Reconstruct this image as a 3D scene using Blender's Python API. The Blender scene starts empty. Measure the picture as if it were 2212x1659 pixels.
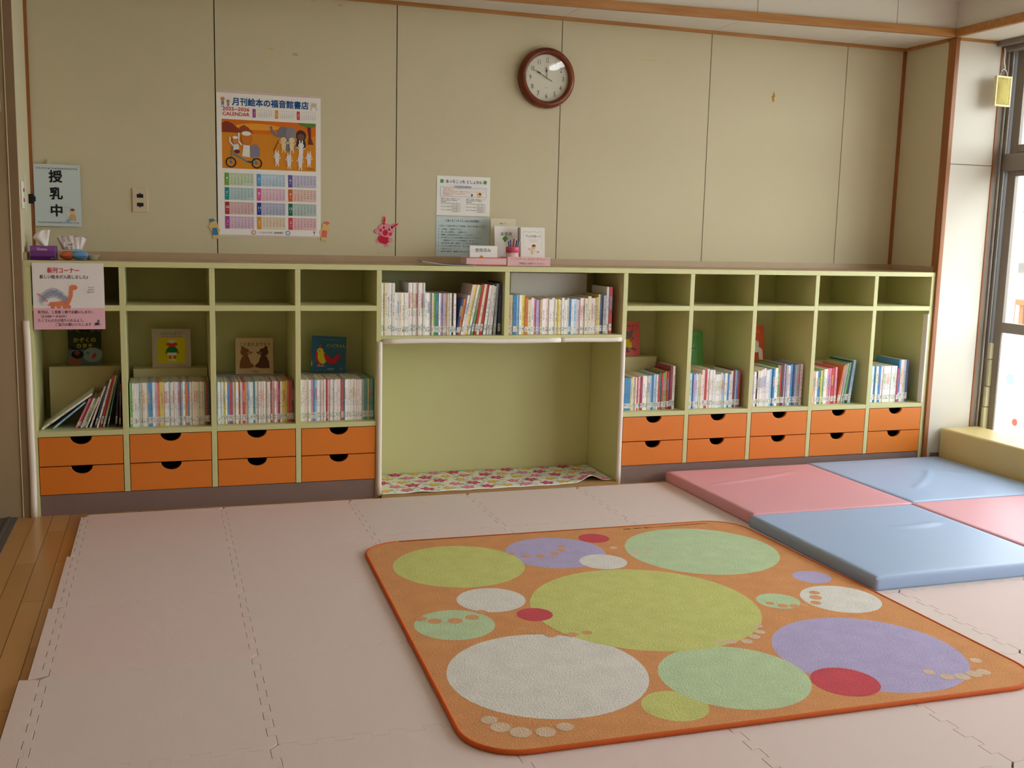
import bpy, bmesh, math, random
from mathutils import Vector, Matrix
random.seed(7)
SC = bpy.context.scene
COL = SC.collection
PI = math.pi

# ------------------------------------------------------------------ camera
def look(yaw, pitch, roll):
    cy, sy, cp, sp = math.cos(yaw), math.sin(yaw), math.cos(pitch), math.sin(pitch)
    f = Vector((sy*cp, cy*cp, sp)); r = Vector((cy, -sy, 0)); u = r.cross(f)
    c, s = math.cos(roll), math.sin(roll)
    return c*r + s*u, -s*r + c*u, f
cam_d = bpy.data.cameras.new('camera')
cam = bpy.data.objects.new('camera', cam_d); COL.objects.link(cam)
R_, U_, F_ = look(0.3220, -0.1436, 0.0243)
M = Matrix((R_, U_, -F_)).transposed().to_4x4()
M.translation = Vector((1.3312, -5.5262, 1.3405))
cam.matrix_world = M
cam_d.sensor_width = 36; cam_d.lens = 36*2265.6/2212
cam_d.clip_start = 0.05; cam_d.clip_end = 300
SC.camera = cam

# ------------------------------------------------------------------ light and view
SC.view_settings.view_transform = 'Standard'; SC.view_settings.look = 'None'
SC.view_settings.gamma = 1.0; SC.view_settings.exposure = 0.63
try: SC.view_settings.use_curve_mapping = False
except Exception: pass
SC.cycles.use_denoising = True
SC.cycles.max_bounces = 10; SC.cycles.diffuse_bounces = 6
SC.cycles.sample_clamp_indirect = 6.0
SC.cycles.caustics_reflective = False; SC.cycles.caustics_refractive = False
W = bpy.data.worlds.new('sky'); SC.world = W; W.use_nodes = True
nt = W.node_tree; nt.nodes.clear()
wo = nt.nodes.new('ShaderNodeOutputWorld'); bg = nt.nodes.new('ShaderNodeBackground')
bg.inputs[0].default_value = (0.93, 0.97, 1.0, 1); bg.inputs[1].default_value = 6.5
nt.links.new(bg.outputs[0], wo.inputs[0])
def portal(name, loc, rot, sx, sy):
    l = bpy.data.lights.new(name, 'AREA'); l.shape = 'RECTANGLE'; l.size = sx; l.size_y = sy
    l.energy = 1; l.cycles.is_portal = True
    o = bpy.data.objects.new(name, l); COL.objects.link(o); o.location = loc; o.rotation_euler = rot
    return o
# openings of the window wall (x = 6.2, light enters towards -x) and of the rear wall (towards +y)
for k in range(3):
    portal('window_portal', (6.2, -1.33 - k*1.9, 1.27), (0, PI/2, 0), 2.4, 1.8)

# ------------------------------------------------------------------ materials
def s2l(c): return c/12.92 if c <= 0.04045 else ((c+0.055)/1.055)**2.4
def rgb(c):
    if isinstance(c, str):
        c = c.lstrip('#'); c = tuple(int(c[i:i+2], 16) for i in (0, 2, 4))
    return tuple(s2l(v/255) for v in c) + (1.0,)
MATS = {}
def mat(name, color=(200,200,200), rough=0.6, spec=0.3, var=0.04, vs=6.0, bump=0.0, bs=200.0, metal=0.0, coat=0.0):
    if name in MATS: return MATS[name]
    m = bpy.data.materials.new(name); m.use_nodes = True; MATS[name] = m
    n, L = m.node_tree.nodes, m.node_tree.links
    b = n['Principled BSDF']; c = rgb(color)
    b.inputs['Roughness'].default_value = rough; b.inputs['Metallic'].default_value = metal
    b.inputs['Specular IOR Level'].default_value = spec; b.inputs['Coat Weight'].default_value = coat
    tc = n.new('ShaderNodeTexCoord'); no = n.new('ShaderNodeTexNoise'); no.inputs['Scale'].default_value = vs
    no.inputs['Detail'].default_value = 3
    L.new(tc.outputs['Object'], no.inputs['Vector'])
    mx = n.new('ShaderNodeMix'); mx.data_type = 'RGBA'
    mx.inputs[6].default_value = tuple(v*(1-var) for v in c[:3]) + (1,)
    mx.inputs[7].default_value = tuple(min(1, v*(1+var)) for v in c[:3]) + (1,)
    L.new(no.outputs['Fac'], mx.inputs[0]); L.new(mx.outputs[2], b.inputs['Base Color'])
    if bump:
        nb = n.new('ShaderNodeTexNoise'); nb.inputs['Scale'].default_value = bs; nb.inputs['Detail'].default_value = 2
        L.new(tc.outputs['Object'], nb.inputs['Vector'])
        bp = n.new('ShaderNodeBump'); bp.inputs['Strength'].default_value = bump; bp.inputs['Distance'].default_value = 0.002
        L.new(nb.outputs['Fac'], bp.inputs['Height']); L.new(bp.outputs[0], b.inputs['Normal'])
    return m
def nodes_of(m): return m.node_tree.nodes, m.node_tree.links, m.node_tree.nodes['Principled BSDF']

m_wall = mat('wall_vinyl', (203,194,162), 0.75, 0.2, 0.03, 1.5, 0.25, 350)
m_wallw = mat('window_side_panel', (216,211,198), 0.7, 0.2, 0.02, 1.5, 0.2, 350)
m_dark = mat('dark_gap', (30,24,20), 0.9, 0.1)
m_green = mat('shelf_green', (204,202,148), 0.5, 0.35, 0.02, 3, 0.05, 300)
m_worktop = mat('worktop_laminate', (182,158,126), 0.42, 0.4, 0.08, 12)
m_orange = mat('drawer_orange', (220,122,38), 0.45, 0.4, 0.03, 4, 0.05, 300)
m_kick = mat('kick_board', (128,106,98), 0.6, 0.3, 0.08, 9)
m_foam = mat('foam_guard_white', (238,228,218), 0.7, 0.2)
m_foamy = mat('foam_guard_yellow', (212,208,172), 0.7, 0.2)
m_pages = mat('book_pages', (216,204,176), 0.85, 0.1, 0.12, 220)
m_ceiling = mat('ceiling_board', (222,216,206), 0.9, 0.1, 0.10, 60, 0.6, 120)
m_alum = mat('window_aluminium', (132,122,110), 0.4, 0.5, 0.03, 4)
m_alumd = mat('window_gasket', (58,56,54), 0.6, 0.3)
m_aluml = mat('bright_aluminium', (205,200,190), 0.3, 0.5, 0.02, 4, 0, 200, 0.6)
m_jamb = mat('door_panel_brown', (164,142,112), 0.55, 0.3, 0.06, 5)
m_jamb2 = mat('door_frame_brown', (140,114,88), 0.5, 0.3, 0.06, 5)
m_track = mat('door_track_grey', (92,88,84), 0.45, 0.4, 0.1, 8)
m_white = mat('white_plastic', (232,228,218), 0.4, 0.4, 0.02)
m_black = mat('black_plastic', (28,26,26), 0.5, 0.3)
m_paper = mat('paper_white', (238,236,230), 0.8, 0.15, 0.01)

def wood(name, c1, c2, scale=(1,1,30), rough=0.45):
    m = mat(name, c1, rough, 0.4); n, L, b = nodes_of(m)
    tc = n.new('ShaderNodeTexCoord'); mp = n.new('ShaderNodeMapping'); mp.inputs['Scale'].default_value = scale
    no = n.new('ShaderNodeTexNoise'); no.inputs['Scale'].default_value = 3; no.inputs['Detail'].default_value = 6
    cr = n.new('ShaderNodeValToRGB'); cr.color_ramp.elements[0].color = rgb(c1); cr.color_ramp.elements[1].color = rgb(c2)
    cr.color_ramp.elements[0].position = 0.3; cr.color_ramp.elements[1].position = 0.7
    L.new(tc.outputs['Object'], mp.inputs[0]); L.new(mp.outputs[0], no.inputs['Vector']); L.new(no.outputs['Fac'], cr.inputs[0])
    L.new(cr.outputs[0], b.inputs['Base Color']); return m
m_trim = wood('trim_wood', (160,108,54), (186,132,74), (1,14,14))
m_trimv = wood('trim_wood_upright', (138,82,42), (162,102,54), (14,14,1))
m_clockw = wood('clock_wood', (98,40,20), (132,60,28), (3,3,3), 0.25)

# planked floor running along y
m_floor = mat('plank_floor', (150,96,48), 0.28, 0.5)
n, L, b = nodes_of(m_floor)
tc = n.new('ShaderNodeTexCoord'); mp = n.new('ShaderNodeMapping'); mp.inputs['Rotation'].default_value = (0,0,PI/2)
mp.inputs['Location'].default_value = (0.2, 0.0, 0)
br = n.new('ShaderNodeTexBrick'); br.inputs['Scale'].default_value = 1; br.inputs['Brick Width'].default_value = 0.9
br.inputs['Row Height'].default_value = 0.075; br.inputs['Mortar Size'].default_value = 0.0012
br.inputs['Color1'].default_value = rgb((196,150,92)); br.inputs['Color2'].default_value = rgb((178,130,76)); br.inputs['Mortar'].default_value = rgb((70,38,18))
L.new(tc.outputs['Object'], mp.inputs[0]); L.new(mp.outputs[0], br.inputs['Vector']); L.new(br.outputs[0], b.inputs['Base Color'])

# ribbed foam tile, every tile a slightly different pinkish beige
m_tile = mat('puzzle_mat_foam', (228,208,198), 0.75, 0.25)
n, L, b = nodes_of(m_tile)
for l in list(b.inputs['Base Color'].links): L.remove(l)
tc = n.new('ShaderNodeTexCoord'); wv = n.new('ShaderNodeTexWave'); wv.wave_type = 'BANDS'; wv.bands_direction = 'X'
wv.inputs['Scale'].default_value = 105; wv.inputs['Distortion'].default_value = 0
wv2 = n.new('ShaderNodeTexWave'); wv2.bands_direction = 'Y'; wv2.inputs['Scale'].default_value = 105
L.new(tc.outputs['Object'], wv.inputs['Vector']); L.new(tc.outputs['Object'], wv2.inputs['Vector'])
ad = n.new('ShaderNodeMath'); ad.operation = 'MULTIPLY_ADD'; ad.inputs[1].default_value = 0.5
L.new(wv2.outputs['Fac'], ad.inputs[0]); L.new(wv.outputs['Fac'], ad.inputs[2])
bp = n.new('ShaderNodeBump'); bp.inputs['Strength'].default_value = 0.35; bp.inputs['Distance'].default_value = 0.0008
L.new(ad.outputs[0], bp.inputs['Height']); L.new(bp.outputs[0], b.inputs['Normal'])
oi = n.new('ShaderNodeObjectInfo'); cr = n.new('ShaderNodeValToRGB')
cr.color_ramp.elements[0].color = rgb((230,208,203)); cr.color_ramp.elements[1].color = rgb((225,211,205))
mm = n.new('ShaderNodeMix'); mm.data_type = 'RGBA'; mm.blend_type = 'MULTIPLY'; mm.inputs[0].default_value = 0.07
L.new(oi.outputs['Random'], cr.inputs[0]); L.new(cr.outputs[0], mm.inputs[6]); L.new(wv.outputs['Fac'], mm.inputs[7])
L.new(mm.outputs[2], b.inputs['Base Color'])

# printed ink: true colour of each printed shape sits on the mesh
m_ink = bpy.data.materials.new('printed_ink'); m_ink.use_nodes = True
n, L, b = nodes_of(m_ink); at = n.new('ShaderNodeVertexColor'); at.layer_name = 'Ink'
L.new(at.outputs[0], b.inputs['Base Color']); b.inputs['Roughness'].default_value = 0.75; b.inputs['Specular IOR Level'].default_value = 0.15
# the same for rug pile and printed floor cloth
m_pile = bpy.data.materials.new('printed_pile'); m_pile.use_nodes = True
n, L, b = nodes_of(m_pile); at = n.new('ShaderNodeVertexColor'); at.layer_name = 'Ink'
tc = n.new('ShaderNodeTexCoord'); no = n.new('ShaderNodeTexNoise'); no.inputs['Scale'].default_value = 170; no.inputs['Detail'].default_value = 3
L.new(tc.outputs['Object'], no.inputs['Vector'])
no2 = n.new('ShaderNodeTexNoise'); no2.inputs['Scale'].default_value = 14; no2.inputs['Detail'].default_value = 4
L.new(tc.outputs['Object'], no2.inputs['Vector'])
mr = n.new('ShaderNodeMapRange'); mr.inputs[1].default_value = 0.3; mr.inputs[2].default_value = 0.7; mr.inputs[3].default_value = 0.84; mr.inputs[4].default_value = 1.06
L.new(no.outputs['Fac'], mr.inputs[0])
mr2 = n.new('ShaderNodeMapRange'); mr2.inputs[1].default_value = 0.3; mr2.inputs[2].default_value = 0.7; mr2.inputs[3].default_value = 0.93; mr2.inputs[4].default_value = 1.04
L.new(no2.outputs['Fac'], mr2.inputs[0])
mu = n.new('ShaderNodeMath'); mu.operation = 'MULTIPLY'; L.new(mr.outputs[0], mu.inputs[0]); L.new(mr2.outputs[0], mu.inputs[1])
vm = n.new('ShaderNodeVectorMath'); vm.operation = 'SCALE'; L.new(at.outputs[0], vm.inputs[0]); L.new(mu.outputs[0], vm.inputs['Scale'])
L.new(vm.outputs[0], b.inputs['Base Color']); b.inputs['Roughness'].default_value = 0.95; b.inputs['Specular IOR Level'].default_value = 0.1
bp = n.new('ShaderNodeBump'); bp.inputs['Strength'].default_value = 0.7; bp.inputs['Distance'].default_value = 0.004
L.new(no.outputs['Fac'], bp.inputs['Height']); L.new(bp.outputs[0], b.inputs['Normal'])

# books: cover colour is the object's own colour; spine carries title marks and a white library label
def book_mat(name, spine):
    m = bpy.data.materials.new(name); m.use_nodes = True; MATS[name] = m
    n, L, b = nodes_of(m); b.inputs['Roughness'].default_value = 0.45; b.inputs['Specular IOR Level'].default_value = 0.35
    oi = n.new('ShaderNodeObjectInfo')
    if not spine:
        L.new(oi.outputs['Color'], b.inputs['Base Color']); return m
    tc = n.new('ShaderNodeTexCoord'); sp = n.new('ShaderNodeSeparateXYZ'); L.new(tc.outputs['Generated'], sp.inputs[0])
    def mth(op, a, bb=None, c=None):
        q = n.new('ShaderNodeMath'); q.operation = op
        for i, v in enumerate((a, bb, c)):
            if v is None: continue
            if isinstance(v, (int, float)): q.inputs[i].default_value = v
            else: L.new(v, q.inputs[i])
        return q.outputs[0]
    X, Z, RND = sp.outputs[0], sp.outputs[2], oi.outputs['Random']
    def band(v, lo, hi): return mth('MULTIPLY', mth('GREATER_THAN', v, lo), mth('LESS_THAN', v, hi))
    def cells(sx, sz, seed):
        cb = n.new('ShaderNodeCombineXYZ')
        L.new(mth('FLOOR', mth('MULTIPLY', X, sx)), cb.inputs[0]); L.new(mth('FLOOR', mth('MULTIPLY', Z, sz)), cb.inputs[1])
        L.new(mth('ADD', mth('MULTIPLY', RND, 917.0), seed), cb.inputs[2])
        wn = n.new('ShaderNodeTexWhiteNoise'); wn.noise_dimensions = '3D'; L.new(cb.outputs[0], wn.inputs['Vector']); return wn.outputs['Value']
    top = mth('ADD', mth('MULTIPLY', RND, 0.25), 0.62)
    text = mth('MULTIPLY', mth('MULTIPLY', band(X, 0.3, 0.72), mth('MULTIPLY', mth('GREATER_THAN', Z, 0.36), mth('LESS_THAN', Z, top))), mth('GREATER_THAN', cells(4, 64, 3.0), 0.48))
    col = oi.outputs['Color']
    def mixc(f, a, bb):
        q = n.new('ShaderNodeMix'); q.data_type = 'RGBA'; L.new(f, q.inputs[0])
        for i, v in ((6, a), (7, bb)):
            if isinstance(v, tuple): q.inputs[i].default_value = v
            else: L.new(v, q.inputs[i])
        return q.outputs[2]
    # some spines carry a coloured block
    cr = n.new('ShaderNodeValToRGB'); cr.color_ramp.interpolation = 'CONSTANT'; e = cr.color_ramp.elements
    e[0].color = rgb((226,150,150)); e[1].position = 0.2; e[1].color = rgb((120,160,205))
    for p_, c_ in ((0.4, (190,205,150)), (0.6, (235,190,110)), (0.8, (206,84,90))): q = e.new(p_); q.color = rgb(c_)
    r2 = mth('FRACT', mth('MULTIPLY', RND, 37.7)); L.new(r2, cr.inputs[0])
    blk = mth('MULTIPLY', band(Z, 0.52, 0.8), mth('GREATER_THAN', mth('FRACT', mth('MULTIPLY', RND, 91.3)), 0.72))
    c1 = mixc(mth('MULTIPLY', blk, 0.55), col, cr.outputs[0])
    tcol = n.new('ShaderNodeValToRGB'); tcol.color_ramp.interpolation = 'CONSTANT'; e = tcol.color_ramp.elements
    e[0].color = rgb((70,70,84)); e[1].position = 0.45; e[1].color = rgb((150,60,66)); q = e.new(0.62); q.color = rgb((52,82,140)); q = e.new(0.8); q.color = rgb((60,60,58))
    L.new(mth('FRACT', mth('MULTIPLY', RND, 53.1)), tcol.inputs[0])
    c2 = mixc(mth('MULTIPLY', text, 0.55), c1, tcol.outputs[0])
    lab = band(Z, 0.07, 0.215)
    labm = mth('MULTIPLY', mth('MULTIPLY', mth('MULTIPLY', band(Z, 0.085, 0.2), band(X, 0.2, 0.85)), mth('GREATER_THAN', cells(3, 46, 9.0), 0.5)), 0.62)
    c3 = mixc(mth('MULTIPLY', lab, 0.9), c2, rgb((232,232,228))); c4 = mixc(labm, c3, rgb((48,48,60)))
    L.new(c4, b.inputs['Base Color']); return m
m_cover = book_mat('book_cover', False); m_spine = book_mat('book_spine', True)

def glass(name, frosted=False):
    m = bpy.data.materials.new(name); m.use_nodes = True; n, L = m.node_tree.nodes, m.node_tree.links
    n.clear(); o = n.new('ShaderNodeOutputMaterial'); mx = n.new('ShaderNodeMixShader')
    if frosted:
        a = n.new('ShaderNodeBsdfTranslucent'); a.inputs[0].default_value = (0.93,0.95,0.96,1)
        g = n.new('ShaderNodeBsdfTransparent'); g.inputs[0].default_value = (0.95,0.97,0.98,1); mx.inputs[0].default_value = 0.25
    else:
        a = n.new('ShaderNodeBsdfTransparent'); a.inputs[0].default_value = (0.97,0.985,0.98,1)
        g = n.new('ShaderNodeBsdfGlossy'); g.inputs['Roughness'].default_value = 0.02; mx.inputs[0].default_value = 0.05
    L.new(a.outputs[0], mx.inputs[1]); L.new(g.outputs[0], mx.inputs[2]); L.new(mx.outputs[0], o.inputs[0]); return m
m_glass = glass('clear_glass'); m_frost = glass('frosted_glass', True)

# ------------------------------------------------------------------ mesh helpers
class MB:
    def __init__(s): s.v = []; s.f = []; s.m = []; s.sm = []
    def add(s, vs, fs, mi=0, smooth=False):
        o = len(s.v); s.v += [tuple(v) for v in vs]
        for f in fs: s.f.append(tuple(i+o for i in f)); s.m.append(mi); s.sm.append(smooth)
    def box(s, x0, x1, y0, y1, z0, z1, mi=0, faces=None):
        vs = [(x0,y0,z0),(x1,y0,z0),(x1,y1,z0),(x0,y1,z0),(x0,y0,z1),(x1,y0,z1),(x1,y1,z1),(x0,y1,z1)]
        fs = [(0,3,2,1),(4,5,6,7),(0,1,5,4),(1,2,6,5),(2,3,7,6),(3,0,4,7)]   # bottom top front right back left
        o = len(s.v); s.v += vs
        for k, f in enumerate(fs):
            s.f.append(tuple(i+o for i in f)); s.m.append(mi if faces is None else faces[k]); s.sm.append(False)
    def prism(s, poly, axis, a, b, mi=0):
        # poly = list of 2D points, extruded along axis 'x','y','z' from a to b
        def P(p, t):
            return {'x': (t,p[0],p[1]), 'y': (p[0],t,p[1]), 'z': (p[0],p[1],t)}[axis]
        n_ = len(poly); vs = [P(p,a) for p in poly] + [P(p,b) for p in poly]
        fs = [tuple(range(n_)), tuple(range(2*n_-1, n_-1, -1))] + [(i, i+n_, (i+1)%n_+n_, (i+1)%n_) for i in range(n_)]
        s.add(vs, fs, mi)
    def lathe(s, prof, seg=32, mi=0, axis='z', c=(0,0,0), smooth=True):
        vs = []
        for r, h in prof:
            for k in range(seg):
                a = 2*PI*k/seg; p = (r*math.cos(a), r*math.sin(a), h)
                if axis == 'y': p = (p[0], h, p[1])
                if axis == 'x': p = (h, p[0], p[1])
                vs.append((p[0]+c[0], p[1]+c[1], p[2]+c[2]))
        fs = [(i*seg+k, i*seg+(k+1)%seg, (i+1)*seg+(k+1)%seg, (i+1)*seg+k) for i in range(len(prof)-1) for k in range(seg)]
        s.add(vs, fs, mi, smooth)
    def tube(s, pts, r, seg=8, mi=0, cap=True):
        pts = [Vector(p) for p in pts]; vs = []; fs = []
        for i, p in enumerate(pts):
            d = (pts[min(i+1, len(pts)-1)] - pts[max(i-1, 0)]).normalized()
            a = d.cross(Vector((0,0,1))) if abs(d.z) < 0.9 else d.cross(Vector((1,0,0)))
            a.normalize(); b_ = d.cross(a)
            rr = r[i] if isinstance(r, (list, tuple)) else r
            vs += [p + rr*(math.cos(2*PI*k/seg)*a + math.sin(2*PI*k/seg)*b_) for k in range(seg)]
        for i in range(len(pts)-1):
            fs += [(i*seg+k, i*seg+(k+1)%seg, (i+1)*seg+(k+1)%seg, (i+1)*seg+k) for k in range(seg)]
        if cap: fs += [tuple(range(seg)), tuple(range(len(pts)*seg-1, (len(pts)-1)*seg-1, -1))]
        s.add(vs, fs, mi, True)
    def build(s, name, mats, parent=None, bevel=0, seg=2, loc=(0,0,0), rot=(0,0,0)):
        me = bpy.data.meshes.new(name); me.from_pydata(s.v, [], s.f)
        if not isinstance(mats, (list, tuple)): mats = [mats]
        for m in mats: me.materials.append(m)
        me.polygons.foreach_set('material_index', s.m); me.polygons.foreach_set('use_smooth', s.sm)
        bm = bmesh.new(); bm.from_mesh(me); bmesh.ops.recalc_face_normals(bm, faces=bm.faces); bm.to_mesh(me); bm.free()
        o = bpy.data.objects.new(name, me); COL.objects.link(o); o.parent = parent
        o.location = loc; o.rotation_euler = rot
        if bevel:
            md = o.modifiers.new('bevel', 'BEVEL'); md.width = bevel; md.segments = seg; md.limit_method = 'ANGLE'; md.angle_limit = 0.6
        return o
def box(name, m, x0, x1, y0, y1, z0, z1, parent=None, bevel=0, seg=2):
    b_ = MB(); b_.box(x0,x1,y0,y1,z0,z1); return b_.build(name, m, parent, bevel, seg)
def tag(o, label, cat, group=None):
    o['label'] = label; o['category'] = cat
    if group: o['group'] = group
    return o
def struct(o): o['kind'] = 'structure'; return o
def empty(name, loc=(0,0,0), rot=(0,0,0)):
    o = bpy.data.objects.new(name, None); COL.objects.link(o); o.location = loc; o.rotation_euler = rot
    o.empty_display_size = 0.05; return o

# text and flat printed graphics
_tc = {}
def text_geo(s, bold):
    if s in _tc: return _tc[s]
    cu = bpy.data.curves.new('t', 'FONT'); cu.body = s; cu.size = 1; cu.resolution_u = 2; cu.offset = 0.0
    o = bpy.data.objects.new('t', cu); COL.objects.link(o)
    me = o.to_mesh()
    vs = [(v.co.x, v.co.y) for v in me.vertices]; fs = [tuple(p.vertices) for p in me.polygons]
    o.to_mesh_clear(); bpy.data.objects.remove(o); bpy.data.curves.remove(cu)
    _tc[s] = (vs, fs); return vs, fs
class Canvas:
    """flat coloured shapes in (u right, v up), stacked by layer"""
    def __init__(s, eps=0.0004): s.v = []; s.f = []; s.c = []; s.e = eps
    def poly(s, pts, color, layer=1):
        layer += 0.02*(len(s.f) % 40)
        o = len(s.v); s.v += [(p[0], p[1], layer*s.e) for p in pts]; s.f.append(tuple(range(o, o+len(pts)))); s.c.append(rgb(color))
    def rect(s, u0, v0, u1, v1, color, layer=1): s.poly([(u0,v0),(u1,v0),(u1,v1),(u0,v1)], color, layer)
    def ell(s, u, v, ru, rv, color, layer=1, n=28, rot=0, a0=0, a1=2*PI):
        full = abs(a1-a0-2*PI) < 1e-6; k = n if full else n+1; pts = []
        for i in range(k):
            a = a0 + (a1-a0)*i/n; x, y = ru*math.cos(a), rv*math.sin(a)
            pts.append((u + x*math.cos(rot) - y*math.sin(rot), v + x*math.sin(rot) + y*math.cos(rot)))
        s.poly(pts, color, layer)
    def line(s, pts, w, color, layer=1):
        for (a, b_) in zip(pts[:-1], pts[1:]):
            d = Vector((b_[0]-a[0], b_[1]-a[1])); d.normalize(); nx, ny = -d.y*w/2, d.x*w/2
            s.poly([(a[0]+nx,a[1]+ny),(a[0]-nx,a[1]-ny),(b_[0]-nx,b_[1]-ny),(b_[0]+nx,b_[1]+ny)], color, layer)
    def ring(s, u, v, r, w, color, layer=1, n=28):
        for i in range(n):
            a, b_ = 2*PI*i/n, 2*PI*(i+1)/n
            s.poly([(u+(r+k)*math.cos(t), v+(r+k)*math.sin(t)) for t, k in ((a,-w/2),(b_,-w/2),(b_,w/2),(a,w/2))], color, layer)
    def text(s, t, u, v, size, color, layer=3, bold=1, align='l', width=None, rot=0, sx=1.0):
        vs, fs = text_geo(t, bold)
        if not vs: return
        w = max(p[0] for p in vs); sc = size; sxx = size*sx
        if width: sxx = width/w
        off = {'l': 0, 'c': -w*sxx/2, 'r': -w*sxx}[align]; c, q = math.cos(rot), math.sin(rot)
        d = 0.009*bold
        for kk, (dx, dy) in enumerate([(0,0)] if bold <= 0.6 else [(-d,0),(d,0)] if bold < 1.8 else [(-d,-d),(d,-d),(d,d),(-d,d)]):
            o = len(s.v)
            for x, y in vs:
                X, Y = (x+dx)*sxx+off, (y+dy)*sc; s.v.append((u + X*c - Y*q, v + X*q + Y*c, (layer+kk*0.04)*s.e))
            for f in fs: s.f.append(tuple(i+o for i in f)); s.c.append(rgb(color))
    def build(s, name, parent=None, flat=False, m=None, loc=(0,0,0), rot=(0,0,0)):
        me = bpy.data.meshes.new(name)
        me.from_pydata([(x,y,z) for x,y,z in s.v] if flat else [(x,-z,y) for x,y,z in s.v], [], s.f)
        me.materials.append(m or m_ink)
        at = me.color_attributes.new('Ink', 'FLOAT_COLOR', 'CORNER'); buf = []
        for p, c in zip(me.polygons, s.c): buf += list(c)*p.loop_total
        at.data.foreach_set('color', buf)
        o = bpy.data.objects.new(name, me); COL.objects.link(o); o.parent = parent; o.location = loc; o.rotation_euler = rot
        return o

ORD = ['zeroth','first','second','third','fourth','fifth','sixth','seventh','eighth','ninth','tenth','eleventh','twelfth','thirteenth','fourteenth','fifteenth','sixteenth','seventeenth','eighteenth','nineteenth','twentieth']
def ordn(k):
    if k <= 20: return ORD[k]
    t = {2:'twenty',3:'thirty',4:'forty',5:'fifty'}[k//10]; return {20:'twentieth',30:'thirtieth',40:'fortieth',50:'fiftieth'}[k] if k%10 == 0 else t+'-'+ORD[k%10]

# key measures (metres; back wall is y = 0, shelf front y = YD)
YD = -0.4256; T = 0.0125
ZC = 1.166; ZS = 1.141; XL = 0.741; XR = 5.645; ZT = 2.50
DX = [0.7605,1.1499,1.5447,1.9400,2.3347,2.9951,3.6556,4.0503,4.4446,4.8389,5.2337,5.6288]
XW = 5.978    # where the window wall begins
Y0 = -7.2     # rear wall
ZCEIL = 2.692

# ================================================================== setting
struct(box('floor', m_floor, 0.42, 6.15, Y0, 0.05, -0.05, 0.0))
b_ = MB()
seams = [XL] + [1.5941+0.91*k for k in range(5)] + [XR]
b_.box(XL-0.3, XR+0.3, 0.0095, 0.06, 0, 2.75, 1)
for a, c in zip(seams[:-1], seams[1:]): b_.box(a+0.0025, c-0.0025, 0.0, 0.0095, ZC+0.001, ZT+0.05)
b_.box(XL, XR, 0.0, 0.0095, 0, ZC)
wb = struct(b_.build('wall_back', [m_wall, m_dark]))
cv = Canvas()
for (u, v, w, h, c) in ((1.985,2.198,.03,.014,(176,166,150)),(1.865,2.218,.028,.010,(204,182,112)),(2.21,2.455,.022,.010,(196,170,100)),(2.06,2.47,.05,.008,(200,178,120)),(3.93,2.31,.11,.007,(206,190,128)),(4.06,2.305,.045,.005,(206,190,134)),(2.48,1.335,.004,.004,(60,50,40)),(2.86,1.335,.003,.003,(90,60,40)),(2.412,1.215,.004,.004,(50,46,40)),(1.93,2.24,.012,.004,(196,176,120))):
    cv.ell(u, v, w/2, h/2, c, 1, 14, random.uniform(-.2,.2))
cv.poly([(4.744,2.194),(4.752,2.178),(4.756,2.164),(4.748,2.156),(4.752,2.142),(4.742,2.128),(4.738,2.146),(4.732,2.160),(4.740,2.172)], (176,128,52), 2)
cv.poly([(3.975,1.226),(4.03,1.222),(4.035,1.214),(3.978,1.217)], (214,196,140), 2)
cv.build('tape_residue', wb)
# recess side walls
struct(box('wall_left', m_wall, XL-0.04, XL, YD, 0.0, 0, 2.75))
b_ = MB(); b_.box(XR, XR+0.03, YD, 0.0, 0, ZT+0.02); struct(b_.build('wall_recess', m_wall))
# facing panel between the post and the windows
b_ = MB(); b_.box(XR+0.026, XW, YD-0.006, YD+0.08, 0.0, 1.792); b_.box(XR+0.026, XW, YD-0.006, YD+0.08, 1.796, ZT+0.02); b_.box(XR+0.031, XW, YD+0.0, YD+0.08, 1.79, 1.80, 1)
struct(b_.build('wall_right', [m_wallw, m_kick]))
struct(box('baseboard_right', m_kick, XR+0.055, XW, YD-0.014, YD-0.006, 0, 0.085))
# wooden corner post and cover strips
struct(box('trim_1', m_trimv, XR-0.004, XR+0.026, YD-0.014, YD+0.046, 0, ZT, bevel=0.003))
struct(box('trim_2', m_trimv, XR-0.016, XR, -0.016, 0.0, ZC+0.034, ZT))
struct(box('trim_3', m_trimv, XL, XL+0.014, -0.014, 0.0, ZC+0.034, ZT+0.1))
struct(box('trim_4', m_trim, XL, XR, -0.014, 0.0, ZT-0.018, ZT))
struct(box('trim_5', m_trim, XR-0.014, XR-0.0002, YD+0.046, -0.014, ZT-0.018, ZT))
struct(box('trim_6', m_trim, XR+0.0262, XW-0.045, YD-0.016, YD-0.006, ZT-0.016, ZT))
struct(box('trim_7', m_trimv, XW-0.006, XW+0.004, YD-0.012, YD+0.0, 0.0, ZT-0.02))
# skirting strips standing on the worktop
struct(box('baseboard_back', m_worktop, XL, XR, -0.010, 0.0, ZC, ZC+0.034))
struct(box('baseboard_recess', m_worktop, XR-0.010, XR, YD+0.02, -0.010, ZC, ZC+0.034))
struct(box('baseboard_left', m_worktop, XL, XL+0.010, YD+0.02, -0.010, ZC, ZC+0.034))
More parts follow.
